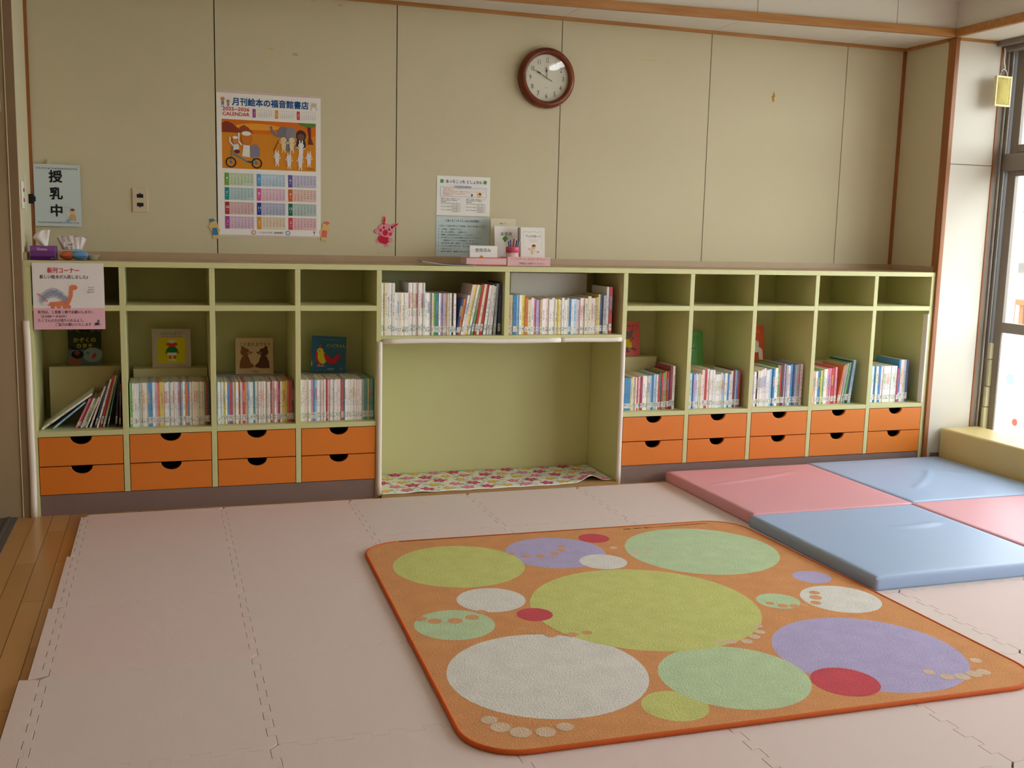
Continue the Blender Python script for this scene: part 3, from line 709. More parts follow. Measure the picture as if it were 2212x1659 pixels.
gym(3.896, 4.795, -2.300, -1.384, m_blue, 'blue vinyl gym mat in front, nearest to the orange rug', [(0.55,0.62,0.9,0.66,0.009,0.02)])
gym(4.803, 5.712, -2.270, -1.360, m_pink, 'pink vinyl gym mat at the right edge, right of the front blue one', [(0.4,0.55,0.8,0.5,0.008,0.03)])

# foam bench along the windows
q = MB(); q.box(-0.14, 0.14, -1.5, 1.5, 0, 0.228); o = q.build('foam_bench', mat('bench_vinyl', (216,196,134), 0.42, 0.4, 0.03, 3, 0.1, 300), None, 0.016, 4, (5.89, -1.94, MT+0.0005))
tag(o, 'long low yellow vinyl foam bench under the window', 'bench')
q = MB(); q.box(-0.1395,0.1395,-0.002,0.002,0.001,0.2286)
sm = q.build('seam', mat('bench_seam', (170,142,80), 0.6, 0.2), o, 0.012, 3, (0,-0.3,0))

# nook floor: brown sheet with a flowered cloth on top
q = MB(); q.box(DX[4]+T+0.001, DX[6]-T-0.001, YD-0.03+0.0, -0.016, 0.0006, 0.016); o = q.build('nook_floor_board', mat('nook_board', (176,140,92), 0.7, 0.2, 0.1, 8))
tag(o, 'thin tan board lying on the floor of the open nook', 'board')
q = MB(); x0, x1 = DX[4]+T+0.004, DX[6]-T-0.006; yf, yb = -0.447, -0.018; nx, ny = 110, 14
def cloth_z(x, y):
    t = (x-3.50)/0.055; front = max(0, min(1, (-0.12-y)/0.3))
    return 0.0185 + 0.032*math.exp(-t*t)*front + 0.004*math.exp(-((x-2.55)/0.05)**2)*front + 0.0008*math.sin(x*40)
vs = []; fs = []
for i in range(nx+1):
    x = x0+(x1-x0)*i/nx
    yfr = yf + (0.0 if x < 3.3 else 0.05*((x-3.3)/0.34))
    for j in range(ny+1):
        y = yfr+(yb-yfr)*j/ny; vs.append((x, y, cloth_z(x, y)))
for i in range(nx):
    for j in range(ny): fs.append((i*(ny+1)+j, (i+1)*(ny+1)+j, (i+1)*(ny+1)+j+1, i*(ny+1)+j+1))
q.add(vs, fs, 0, True); cl = q.build('flowered_cloth', mat('cloth_white', (238,232,222), 0.8, 0.2))
sd = cl.modifiers.new('thickness', 'SOLIDIFY'); sd.thickness = 0.0016; sd.offset = -1
tag(cl, 'white floor cloth printed with pink and yellow flowers inside the nook', 'cloth')
cv = Canvas(0.0001)
def drape(pts, c, lay):
    o = len(cv.v); cv.v += [(u, v, cloth_z(u, v)+0.0024+lay*0.0003) for u, v in pts]; cv.f.append(tuple(range(o, o+len(pts)))); cv.c.append(rgb(c))
def clampc(u, v): return min(max(u, x0+0.003), x1-0.003), min(max(v, yf+0.006 + (0.0 if u < 3.3 else 0.05*((u-3.3)/0.34))), yb-0.003)
def flower(u, v, c, r, a0):
    cc = (240,226,214) if c[0] > 210 and c[1] < 150 or c[1] < 90 else (250,238,190)
    pts = []
    for k in range(40):
        t = 2*PI*k/40; rr = r*(0.84+0.22*math.cos(5*(t-a0))); pts.append(clampc(u+rr*math.cos(t), v+rr*math.sin(t)))
    drape(pts, c, 2)
    for k in range(5):
        t = a0+2*PI*(k+.5)/5; drape([clampc(u+math.cos(t)*r*0.32+0.004*math.cos(s), v+math.sin(t)*r*0.32+0.004*math.sin(s)) for s in (0,1.3,2.6,3.9,5.2)], cc, 3)
random.seed(5)
cols = [(226,124,164),(204,66,116),(228,188,70)]
k = 0
for r_ in range(6):
    for i in range(12):
        u = x0+0.035+i*0.108+(r_%2)*0.054+random.uniform(-.008,.008); v = yb-0.035-r_*0.085
        if u > x1-0.02 or v < yf+0.02: continue
        flower(u, v, cols[(i+r_*2)%3], (0.034,0.038,0.030)[(i+r_*2)%3], random.uniform(0,1.2))
        for g_ in range(4):
            t = random.uniform(0,6.28); a = (u+0.054+0.02*math.cos(t), v+0.03*math.sin(t)); t2 = random.uniform(0,6.28)
            L_ = 0.018; d = Vector((math.cos(t2), math.sin(t2))); nn = Vector((-d.y, d.x))*0.0042
            drape([clampc(a[0]-d.x*L_, a[1]-d.y*L_), clampc(a[0]-nn.x, a[1]-nn.y), clampc(a[0]+d.x*L_, a[1]+d.y*L_), clampc(a[0]+nn.x, a[1]+nn.y)], (130,196,140), 1)
cv.build('flower_print', cl, True)

# ================================================================== books
PAL = dict(w=(242,240,236),c=(230,218,188),b=(54,128,196),l=(158,200,228),p=(232,140,166),r=(190,44,46),y=(232,208,80),g=(96,160,84),t=(50,140,140),
           o=(226,112,48),d=(70,46,42),n=(44,60,108),m=(176,40,88),v=(184,158,206),k=(36,36,42),s=(168,170,176),e=(204,176,132),h=(240,214,214),q=(128,38,52))
CN = dict(w='white',c='cream',b='blue',l='pale blue',p='pink',r='red',y='yellow',g='green',t='teal',o='orange',d='dark brown',n='navy blue',m='magenta',v='lilac',k='black',s='grey',e='tan',h='pale pink',q='maroon')
def book_mesh(w, h, d):
    q = MB(); t = min(0.0015, w*0.2); e = 0.002
    # slots: cover, spine, pages.  spine at y = 0, right side at x = 0 (pivot at the bottom right)
    q.box(-w, 0, 0, t, 0, h, 0, [0,0,1,0,0,0])
    q.box(-w, -w+t, t, d, 0, h, 0); q.box(-t, 0, t, d, 0, h, 0)
    q.box(-w+t, -t, t, d-e, e, h-e, 2)
    return q
TOTAL = [0]
def books(seq, x0, x1, z, yfront, where, group, hts, deps, leans=None, wj=0.35, fit=True):
    n_ = len(seq); ws = [1+random.uniform(-wj, wj) for _ in seq]
    leans = leans or [0.0]*n_
    hh = [hts(i/max(1,n_-1), ch) for i, ch in enumerate(seq)]
    base = (x1-x0)/sum(ws)
    def layout(bs):
        pos = []; X = x0; prev = None
        for i in range(n_):
            w = ws[i]*bs; th = leans[i]; wf = w/math.cos(th)
            if prev is None: X = x0 + wf
            else:
                pth, ph = prev
                if pth > th:
                    zc = min(ph*math.cos(pth), hh[i]*math.cos(th)); X = X + zc*(math.tan(pth)-math.tan(th)) + wf
                else: X = X + wf
            pos.append(X); prev = (th, hh[i])
        return pos
    if fit:
        for _ in range(25):
            pos = layout(base); end = pos[-1] + (hh[-1]*math.sin(leans[-1]))
            base *= max(0.5, 1 + (x1-end)/(x1-x0)*0.9)
    pos = layout(base)
    for i, ch in enumerate(seq):
        w = ws[i]*base - 0.0005; d = deps(i/max(1,n_-1), ch)
        o = book_mesh(w, hh[i], d).build('picture_book', [m_cover, m_spine, m_pages])
        o.location = (pos[i], yfront + random.uniform(-.004,.004), z+0.0006); o.rotation_euler = (0, leans[i], 0)
        c = PAL[ch]; pale = 0.24 if x1 < 2.4 and x0 > 1.15 else 0.14; c = tuple(v*(1-pale)+236*pale for v in c); f = random.uniform(0.95, 1.06); o.color = tuple(s2l(min(255, v*f)/255) for v in c) + (1,)
        tag(o, '%s %s picture book, %s from the left %s' % ('thicker' if ws[i] > 1.15 else 'slim', CN[ch], ordn(i+1), where), 'book', group)
        TOTAL[0] += 1
    return pos
def rh(a, b): return lambda t, ch: random.uniform(a, b)
def rd(a, b): return lambda t, ch: random.uniform(a, b)
R = math.radians
random.seed(11)
# leftmost compartment: two lying far over, then a slanting row
books('wlrhrhrerndrw'[:2], 0.776, 0.86, ZL, -0.375, 'in the leftmost lower compartment, leaning far over', 'books in the leftmost lower compartment', rh(0.255,0.262), rd(0.20,0.21), [R(54),R(48)], 0.1, fit=False) if 0 else None
def single(x, z, yf, w, h, d, ch, lean, label, group):
    o = book_mesh(w, h, d).build('picture_book', [m_cover, m_spine, m_pages]); o.location = (x, yf, z+0.0006); o.rotation_euler = (0, R(lean), 0)
    o.color = tuple(s2l(v/255) for v in PAL[ch]) + (1,); tag(o, label, 'book', group); TOTAL[0] += 1; return o
G0 = 'books in the leftmost lower compartment'
single(0.790, ZL, -0.372, 0.008, 0.268, 0.21, 'w', 54, 'slim white picture book leaning far over, leftmost of all books on the shelves', G0)
single(0.836, ZL, -0.366, 0.007, 0.183, 0.20, 'l', 50, 'slim pale blue picture book leaning far over under the leftmost white one', G0)
single_seq = [('p',25,.150),('r',25,.150),('h',24,.150),('g',24,.150),('h',23,.155),('c',20,.205),('n',17,.215),('w',16,.235),('r',15,.250),('e',14,.250),('t',12,.245),('k',5,.245),('q',2,.205)]
books(''.join(a for a, _, _ in single_seq), 0.926, 1.132, ZL, -0.360, 'in the leftmost lower compartment', G0,
      lambda t, ch: single_seq[int(round(t*(len(single_seq)-1)))][2], rd(0.18,0.2), [R(a) for _, a, _ in single_seq], 0.25)
books('gwwwlwwcwbbwlpoyywwwlwwwwvslwobcccccccgrd', 1.168, 1.528, ZL, -0.372, 'in the second lower compartment', 'books in the second lower compartment', rh(0.206,0.211), rd(0.19,0.205))
books('lwlwywbrmlywwowprowlwwtwwwhwwcwwrhwpmwyyyorrd', 1.562, 1.925, ZL, -0.372, 'in the third lower compartment', 'books in the third lower compartment', rh(0.200,0.205), rd(0.19,0.205))
books('wwhwwpblwwhwwrpwwwwhwwrbwwwwwwhwwsgbgybgt', 1.957, 2.318, ZL, -0.372, 'in the fourth lower compartment', 'books in the fourth lower compartment', rh(0.203,0.208), rd(0.19,0.205))
tall = set()
def m1h(t, ch):
    i = int(round(t*(len(M1)-1)))
    if i < 6: return 0.262
    if i < 12: return 0.214
    if i < 19: return 0.264
    if i < 33: return 0.212+random.uniform(-.002,.002)
    return [0.185,0.185,0.205,0.26,0.26,0.26,0.258,0.262,0.262,0.26,0.255,0.256,0.25,0.262,0.27][min(14, i-33)]
M1 = 'wwcwww'+'wwcwww'+'wwwhwww'+'wwscgtwvvecwdw'+'nowhywgrcrwwwsn'
ln = [0]*33 + [R(a) for a in (9,9,10,11,11,11,10,9,9,8,7,6,5,3,1)]
books(M1, 2.349, 2.978, ZB, -0.385, 'in left compartment above the nook', 'books in the left compartment above the nook', m1h, rd(0.2,0.22), ln, 0.25)
M2 = 'rewblwyocwpvvewhwwcycwwcbwlhhwcchceynswrdcsnhw'[:40]
def m2h(t, ch):
    i = int(round(t*(len(M2)-1)))
    return 0.205 if i < 7 else 0.185+random.uniform(-.006,.006) if i < 31 else [0.2,0.19,0.19,0.195,0.21,0.21,0.205,0.25,0.25,0.255][min(9, i-31)]
books(M2, 3.010, 3.600, ZB, -0.380, 'in right compartment above the nook', 'books in the right compartment above the nook', m2h, rd(0.19,0.21))
R0 = 'wwwbbbywhwrhwmwwwclbwltrwrgorrqw'[:26]
books('wwbbbywhrhmwwclblwrtrgordqw', 3.672, 4.000, ZL, -0.368, 'in first compartment past the nook', 'books in the first right compartment',
      lambda t, ch: 0.178+0.045*t*t+random.uniform(-.004,.004)+(0.02 if t > 0.93 else 0), rd(0.185,0.2), None, 0.3)
books('hmlbvlwcchrwwwwwwwwlwbwwqlbr', 4.066, 4.408, ZL, -0.372, 'in second compartment past the nook', 'books in the second right compartment',
      lambda t, ch: (0.193 if t < 0.3 else 0.218 if t < 0.55 else 0.19 if t < 0.82 else 0.212)+random.uniform(-.006,.006), rd(0.2,0.222), None, 0.3)
books('hlvwkhwwhwwlbbwgrdvswbnssh', 4.460, 4.812, ZL, -0.372, 'in third compartment past the nook', 'books in the third right compartment',
      lambda t, ch: (0.185 if t < 0.1 else 0.2 if t < 0.25 else 0.213 if t < 0.6 else 0.238)+random.uniform(-.006,.006), rd(0.2,0.232), None, 0.35)
books('wlowwlbyghwpprrp'+'', 4.856, 5.056, ZL, -0.362, 'in fourth compartment past the nook', 'books in the fourth right compartment',
      lambda t, ch: 0.185+0.03*t, rd(0.2,0.22), None, 0.25)
books('oesgkl', 5.062, 5.185, ZL, -0.360, 'in slanting row, fourth compartment past nook', 'books in the fourth right compartment',
      lambda t, ch: 0.225+0.03*t, rd(0.2,0.22), [R(a) for a in (9,9,8,8,7,6)], 0.3)
books('wwlwbwlbhwwwwwwwmbhcsn', 5.252, 5.552, ZL, -0.366, 'in the rightmost compartment', 'books in the rightmost compartment',
      lambda t, ch: 0.216 if t < 0.72 else 0.20 if t < 0.8 else 0.252, rd(0.2,0.232), None, 0.3)
print('books', TOTAL[0])

# boxes standing behind the book rows
m_boxg = mat('box_green', (200,190,146), 0.6, 0.2, 0.05, 4); m_boxs = mat('box_grey', (170,172,170), 0.6, 0.2, 0.05, 4); m_edge = mat('box_lid_edge', (120,130,128), 0.5, 0.3)
def riser(x0, x1, z1, y0, m, label, lid=None):
    q = MB(); o = empty('display_box', ((x0+x1)/2, (y0-0.02)/2, ZL)); tag(o, label, 'box'); w = (x1-x0)/2; oy = (y0-0.02)/2
    h = z1-ZL; t = 0.004
    q.box(-w, w, y0-oy, y0+t-oy, 0.0006, h-t); q.box(-w, w, -0.02-t-oy, -0.02-oy, 0.0006, h-t)
    q.box(-w, -w+t, y0+t-oy, -0.02-t-oy, 0.0006, h-t); q.box(w-t, w, y0+t-oy, -0.02-t-oy, 0.0006, h-t); q.build('body', m, o, 0.001)
    q = MB(); q.box(-w-0.001, w+0.001, y0-0.001-oy, -0.019-oy, h-t, h); q.build('top_panel', lid or m, o, 0.001); return o
YB_ = -0.158
riser(0.805, 1.135, 0.655, YB_+0.008, m_boxg, 'tall olive box behind the slanting books in the leftmost compartment')
riser(1.182, 1.528, 0.640, YB_, m_boxg, 'olive box behind the books in the second lower compartment')
riser(1.562, 1.905, 0.598, YB_, m_boxs, 'grey topped box behind the books in the third lower compartment', m_boxs)
riser(1.957, 2.290, 0.598, YB_, m_boxs, 'grey topped box behind the books in the fourth lower compartment', m_boxs)
riser(3.672, 3.985, 0.662, YB_-0.002, m_boxg, 'pale olive box behind the books in the first compartment past the nook')
riser(4.066, 4.400, 0.598, -0.138, m_boxg, 'olive box behind the books in the second compartment past the nook')
riser(4.460, 4.770, 0.615, -0.128, m_boxg, 'olive box behind the books in the third compartment past the nook')
riser(4.856, 5.160, 0.615, -0.128, m_boxg, 'olive box hidden behind the books in the fourth right compartment')
riser(5.252, 5.560, 0.615, -0.118, m_boxg, 'olive box hidden behind the books in the rightmost compartment')
q = MB(); q.box(0, 0.445, 0, 0.12, 0, 0.312); o = q.build('storage_box', mat('grey_case', (230,228,222), 0.6, 0.25, 0.03, 4), None, 0.006, 3, (3.102, -0.150, ZB+0.0006)); tag(o, 'large plain grey box behind the books in the compartment above the nook', 'box')

# picture books standing face out
def facing(x, y, z, w, h, base, label, tilt=11, roll=0, yaw=0, th=0.012):
    q = MB(); q.box(-w/2, w/2, 0, 0.0018, 0, h, 0); q.box(-w/2, w/2, th-0.0018, th, 0, h, 0); q.box(-w/2, -w/2+0.0018, 0.0018, th-0.0018, 0, h, 0)
    q.box(-w/2+0.0018, w/2-0.002, 0.0018, th-0.0018, 0.002, h-0.002, 1)
    o = q.build('display_book', [mat('cover_%s' % ''.join('%02x' % v for v in base), base, 0.4, 0.35, 0.01), m_pages])
    o.location = (x, y, z+0.0008+abs(math.sin(R(roll)))*w/2); o.rotation_euler = (-R(tilt), R(roll), R(yaw)); tag(o, label, 'book', 'picture books standing face out'); return o, Canvas(), w, h
o, cv, w, h = facing(0.963, -0.112, 0.655, 0.150, 0.195, (58,62,44), 'dark picture book with yellow title standing face out on the leftmost box', 8)
cv.rect(-w/2, 0, w/2, h, (62,66,46)); cv.rect(-w/2, 0, w/2, 0.075, (96,116,120), 2); cv.ell(0.035, 0.05, 0.045, 0.035, (140,158,156), 3); cv.ell(-0.045, 0.02, 0.03, 0.02, (150,96,70), 3)
cv.ell(-0.033, 0.052, 0.028, 0.02, (40,36,48), 4); cv.ell(-0.035, 0.06, 0.012, 0.012, (130,80,70), 5); cv.poly([(-0.075,0.10),(-0.02,0.072),(-0.05,0.078)], (34,30,38), 4); cv.ell(0.04,0.045,0.008,0.014,(190,60,50),5,rot=-.5); cv.ell(0.012,0.058,0.008,0.006,(80,120,170),5)
for k in range(9): cv.ell(-0.06+k*0.016, 0.175+0.008*math.sin(k*2), 0.014, 0.012, (44,50,38) if k%2 else (88,96,80), 3)
cv.text('かぞくの', -0.052, 0.112, 0.026, (214,206,64), 6, 1.5); cv.text('カタチ', -0.040, 0.084, 0.026, (214,206,64), 6, 1.5)
cv.build('cover_print', o)
o, cv, w, h = facing(1.361, -0.125, 0.640, 0.182, 0.190, (196,180,166), 'pale picture book with a green shirted child on yellow, standing face out', 9)
cv.rect(-0.066, 0.02, 0.068, 0.145, (214,200,36)); cv.text('たんたん ぼうや', -0.050, 0.160, 0.016, (30,140,90), 3, 1.2, 'l', 0.102); cv.rect(-0.045,0.150,0.05,0.1515,(176,110,100)); cv.text('かんなさわこ さく', 0.03, 0.006, 0.007, (90,80,70), 3, 0, 'l', 0.035)
sk = (206,70,50); cv.ell(0.002,0.115,0.020,0.018,sk,3); cv.ell(-0.019,0.113,0.006,0.006,sk,3); cv.ell(0.023,0.113,0.006,0.006,sk,3); cv.ell(0.002,0.128,0.019,0.010,(222,216,180),4); cv.ell(0.002,0.137,0.003,0.004,(200,190,90),4)
cv.poly([(-0.022,0.072),(0.026,0.072),(0.027,0.090),(0.018,0.100),(-0.014,0.100),(-0.023,0.090)], (28,124,76), 4); cv.poly([(-0.018,0.058),(0.022,0.058),(0.024,0.072),(-0.020,0.072)], (228,226,214), 4)
cv.line([(-0.022,0.088),(-0.026,0.066)], 0.007, sk, 3); cv.line([(0.027,0.088),(0.030,0.066)], 0.007, sk, 3)
for s in (-0.009, 0.013): cv.rect(s-0.003, 0.038, s+0.005, 0.058, sk, 3); cv.ell(s, 0.036, 0.010, 0.005, (232,230,220), 5)
for s in (-0.006, 0.010): cv.ell(s, 0.116, 0.0016, 0.0016, (40,30,30), 5)
cv.build('cover_print', o)
o, cv, w, h = facing(1.758, -0.135, 0.598, 0.186, 0.184, (196,160,124), 'cream picture book with two brown bears face to face, standing face out', 9, 0.5)
cv.rect(-w/2+0.002,0.002,w/2-0.002,h-0.002,(208,180,142)); cv.text('こぐまの おすもう', -0.074, 0.143, 0.022, (34,104,60), 3, 1.2, 'l', 0.152); cv.text('福音館書店', -0.012, 0.010, 0.007, (80,60,50), 3, 1, 'l', 0.035); cv.text('7', 0.075, 0.014, 0.014, (200,160,60), 3, 1)
for sg, c in ((-1,(132,88,58)),(1,(96,62,50))):
    cv.poly([(sg*0.074,0.030),(sg*0.072,0.062),(sg*0.060,0.090),(sg*0.034,0.096),(sg*0.026,0.080),(sg*0.020,0.060),(sg*0.004,0.046),(sg*0.002,0.036),(sg*0.030,0.030)], c, 3)
    cv.ell(sg*0.046, 0.112, 0.023, 0.020, c, 4); cv.ell(sg*0.025, 0.108, 0.012, 0.008, tuple(min(255, v+40) for v in c), 5); cv.ell(sg*0.057, 0.132, 0.009, 0.009, c, 4); cv.ell(sg*0.014, 0.110, 0.003, 0.003, (30,24,22), 6); cv.ell(sg*0.036,0.117,0.002,0.002,(30,24,22),6)
cv.build('cover_print', o)
o, cv, w, h = facing(2.128, -0.135, 0.598, 0.176, 0.186, (36,94,128), 'blue picture book with a red and yellow bird, standing face out', 9, 2.5, -4)
cv.text('ピッピちゃん', -0.012, 0.130, 0.022, (214,196,60), 3, 1.2, 'l', 0.094); cv.text('とよたかずひこ', -0.04, 0.165, 0.009, (120,160,190), 3, 0, 'l', 0.09); cv.text('7', 0.06, 0.012, 0.018, (222,170,60), 3, 1.5); cv.text('福音館書店', -0.005, 0.014, 0.008, (210,220,226), 3, 0, 'l', 0.035)
cv.ell(-0.050, 0.075, 0.017, 0.036, (206,52,56), 2, rot=.2); cv.ell(-0.034, 0.075, 0.022, 0.034, (226,206,60), 3, rot=.25); cv.ell(-0.044, 0.108, 0.016, 0.016, (226,206,60), 3)
cv.poly([(-0.028,0.098),(0.0,0.084),(0.016,0.066),(0.060,0.105),(0.052,0.088),(0.068,0.096),(0.054,0.078),(0.070,0.082),(0.036,0.060),(0.046,0.048),(0.004,0.044),(-0.016,0.060)], (206,46,54), 4)
cv.poly([(-0.054,0.110),(-0.044,0.104),(-0.046,0.112)], (190,60,40), 5); cv.line([(-0.046,0.122),(-0.044,0.142)], 0.003, (206,90,90), 5); cv.line([(-0.042,0.122),(-0.036,0.138)], 0.003, (206,90,90), 5)
for s in (-0.046,-0.028): cv.line([(s,0.044),(s-0.004,0.034)], 0.005, (222,130,120), 5); cv.ell(s-0.002,0.032,0.012,0.004,(222,130,120),5)
cv.rect(-w/2, 0.03, -w/2+0.005, 0.055, (226,206,60), 3)
cv.build('cover_print', o)
o, cv, w, h = facing(3.800, -0.135, 0.662, 0.185, 0.196, (206,66,30), 'orange red picture book with a grey bear in yellow, standing face out', 9, 0)
cv.text('ちゃんおはよう', -0.065, 0.165, 0.018, (60,26,20), 3, 1.5, 'l', 0.145); cv.text('なかえよしを', 0.02, 0.152, 0.009, (90,30,20), 3, 0, 'l', 0.06)
g = (112,100,98); cv.ell(0.020,0.120,0.028,0.022,g,3); cv.ell(-0.004,0.138,0.010,0.010,g,3); cv.ell(0.044,0.138,0.010,0.010,g,3); cv.ell(0.002,0.116,0.010,0.007,(150,136,132),4); cv.ell(-0.003,0.118,0.003,0.003,(30,26,26),5); cv.ell(0.018,0.124,0.0022,0.0022,(30,26,26),5)
cv.poly([(0.002,0.050),(0.044,0.048),(0.040,0.092),(0.006,0.096)], (214,190,44), 4); cv.ell(0.034,0.086,0.006,0.010,(200,90,40),5)
cv.line([(0.006,0.090),(-0.018,0.070)], 0.010, g, 3); cv.line([(0.040,0.090),(0.054,0.106)], 0.010, g, 3); cv.line([(0.014,0.052),(0.016,0.030)], 0.013, g, 3); cv.line([(0.036,0.050),(0.058,0.038)], 0.013, g, 3); cv.line([(-0.018,0.072),(-0.052,0.036)], 0.0015, (50,30,26), 3); cv.ell(-0.052,0.032,0.006,0.009,(60,34,30),3); cv.ell(0.016,0.026,0.011,0.006,g,3); cv.ell(0.062,0.038,0.009,0.006,g,3)
cv.build('cover_print', o)
o, cv, w, h = facing(4.212, -0.115, 0.598, 0.190, 0.200, (84,150,56), 'green picture book with a dark leafy shape, standing face out', 8, 1)
cv.text('ぴょん ぴょん', -0.06, 0.160, 0.018, (36,80,34), 3, 0, 'l', 0.13); cv.text('まつおかたつひで', -0.01, 0.142, 0.010, (36,80,34), 3, 0, 'l', 0.075)
cv.poly([(-0.08,0.070),(-0.02,0.080),(0.050,0.102),(0.0,0.104),(-0.05,0.098)], (28,70,40), 3); cv.ell(-0.01,0.112,0.018,0.012,(120,160,90),4); cv.ell(-0.012,0.122,0.008,0.007,(40,80,44),5); cv.line([(0.026,0.085),(0.036,0.118)], 0.002, (206,220,190), 5)
cv.build('cover_print', o)
o, cv, w, h = facing(4.625, -0.105, 0.615, 0.200, 0.208, (222,88,40), 'orange picture book with white and yellow shapes, standing face out', 8, -1)
cv.text('あける', 0.005, 0.165, 0.024, (240,196,60), 4, 1.5, 'l', 0.065); cv.text('どうぶつ', -0.09, 0.165, 0.024, (240,196,60), 4, 1.5, 'l', 0.085)
cv.ell(0.0,0.115,0.030,0.030,(240,176,60),3); cv.poly([(-0.06,0.078),(0.012,0.078),(0.012,0.122),(0.05,0.122),(0.062,0.112),(0.062,0.078)], (232,226,212), 4); cv.poly([(-0.08,0.052),(0.058,0.052),(0.060,0.008),(0.088,0.004),(0.084,0.066),(0.070,0.080),(-0.08,0.084)], (236,230,216), 5)
cv.ell(0.03,0.034,0.022,0.016,(214,90,80),4); cv.ell(-0.02,0.026,0.03,0.020,(240,196,60),4)
for k in range(3): cv.rect(0.014+k*0.008,0.092,0.018+k*0.008,0.118,(110,104,98),6)
cv.build('cover_print', o)
o, cv, w, h = facing(4.935, -0.105, 0.615, 0.130, 0.19, (228,190,80), 'yellow picture book mostly hidden by the upright, face out', 8, 0); cv.rect(-w/2+0.004,0.01,w/2-0.004,0.10,(234,228,214)); cv.build('cover_print', o)
o, cv, w, h = facing(5.325, -0.095, 0.615, 0.130, 0.19, (186,40,42), 'red picture book mostly hidden by the upright, face out', 8, 0); cv.rect(-w/2+0.01,0.12,w/2-0.01,0.16,(226,206,190)); cv.build('cover_print', o)

# unseen ceiling lamps, added to brighten the floor (the clock glass mirrors one of them)
m_lamp = bpy.data.materials.new('lamp_tube'); m_lamp.use_nodes = True
n, L, b = nodes_of(m_lamp); b.inputs['Base Color'].default_value = (0.9,0.9,0.9,1); b.inputs['Emission Color'].default_value = (0.93,0.97,1,1); b.inputs['Emission Strength'].default_value = 5.5
for (lx, ly, lb) in ((4.24,-1.95,'long white ceiling lamp nearest to the windows'), (2.35,-1.95,'added long white ceiling lamp nearest to the sliding door'), (4.24,-5.2,'added rear white ceiling lamp on the window side'), (2.35,-5.2,'added rear white ceiling lamp on the door side')):
    f = empty('unseen_ceiling_lamp', (lx, ly, ZCEIL)); tag(f, lb, 'lamp', 'unseen ceiling lamps')
    q = MB(); q.box(-0.09,0.09,-0.48,0.48,-0.04,-0.001); q.build('housing', m_white, f, 0.004)
    q = MB(); q.box(-0.045,0.045,-0.45,0.45,-0.075,-0.0405); q.build('diffuser', m_lamp, f, 0.012)

# ================================================================== things on the wall
def sheet(name, x0, z0, w, h, m, y=-0.0012, th=0.0006, parent=None):
    q = MB(); q.box(0, w, -th, 0, 0, h); return q.build(name, m, parent, 0, 2, (x0, y, z0))
# clock
ck = empty('wall_clock', (3.322, -0.001, 2.170)); tag(ck, 'round wall clock with dark red wooden rim and black numerals', 'clock')
q = MB(); q.lathe([(0.122,-0.030),(0.126,-0.046),(0.136,-0.052),(0.148,-0.048),(0.158,-0.034),(0.161,-0.018),(0.158,0.0),(0.120,0.0)], 64, 0, 'y'); q.build('rim', m_clockw, ck)
q = MB(); q.lathe([(0.0001,-0.022),(0.124,-0.022),(0.124,-0.001),(0.0001,-0.001)], 48, 0, 'y', smooth=False); q.build('dial', mat('clock_dial', (222,220,200), 0.6, 0.2, 0.01), ck)
cv = Canvas()
for k in range(12):
    a = PI/2 - 2*PI*k/12; t = '12' if k == 0 else str(k); rr = 0.094
    cx_, cz_ = rr*math.cos(a), rr*math.sin(a); wd = 0.012*len(t)*(0.8 if '1' in t else 1.0)
    cv.text(t, cx_, cz_-0.0125, 0.036, (44,44,44), 1, 0.0, 'c', 0.0135 if len(t) == 1 and t != '1' else 0.007 if t == '1' else 0.020)
for k in range(60):
    a = 2*PI*k/60; cv.ell(0.116*math.cos(a), 0.116*math.sin(a), 0.0008 if k%5 else 0.0015, 0.0008 if k%5 else 0.0015, (70,60,56), 1, 8)
cv.text('SEIKO', 0, 0.050, 0.010, (120,120,110), 1, 0, 'c', 0.022); cv.text('QUARTZ', 0, -0.052, 0.006, (130,120,110), 1, 0, 'c', 0.02)
cv.build('numerals', ck, loc=(0,-0.0222,0))
def hand(name, ang, L, wide, tail, y):
    cv = MB(); c, s = math.cos(ang), math.sin(ang)
    pts = [(-tail,-0.0016),(L*0.45,-0.0014),(L*0.62,-wide),(L*0.78,-0.0012),(L,0),(L*0.78,0.0012),(L*0.62,wide),(L*0.45,0.0014),(-tail,0.0016)]
    cv.prism([(p[0]*c-p[1]*s, p[0]*s+p[1]*c) for p in pts], 'y', y, y-0.001); return cv.build(name, m_black, ck)
hand('hour_hand', PI/2+R(3.5), 0.062, 0.0055, 0.006, -0.0265); hand('minute_hand', PI/2+R(61), 0.086, 0.0042, 0.034, -0.0285)
q = MB(); q.lathe([(0.0001,-0.0305),(0.004,-0.030),(0.004,-0.024)], 16, 0, 'y'); q.build('centre_cap', mat('brass', (190,160,90), 0.3, 0.5, 0, 1, 0, 1, 0.8), ck)
m_cg = bpy.data.materials.new('clock_glass'); m_cg.use_nodes = True; n, L = m_cg.node_tree.nodes, m_cg.node_tree.links; n.clear()
o_ = n.new('ShaderNodeOutputMaterial'); mx = n.new('ShaderNodeMixShader'); a_ = n.new('ShaderNodeBsdfTransparent'); g_ = n.new('ShaderNodeBsdfGlossy'); g_.inputs['Roughness'].default_value = 0.02
mx.inputs[0].default_value = 0.07; L.new(a_.outputs[0], mx.inputs[1]); L.new(g_.outputs[0], mx.inputs[2]); L.new(mx.outputs[0], o_.inputs[0])
q = MB(); prof = [(0.123*math.sin(t), -0.034-0.0012*(1-(math.sin(t))**2)) for t in [0.002+PI/2*k/12 for k in range(12)]] + [(0.123,-0.034)]; q.lathe(prof, 64, 0, 'y'); q.build('cover_glass', m_cg, ck)

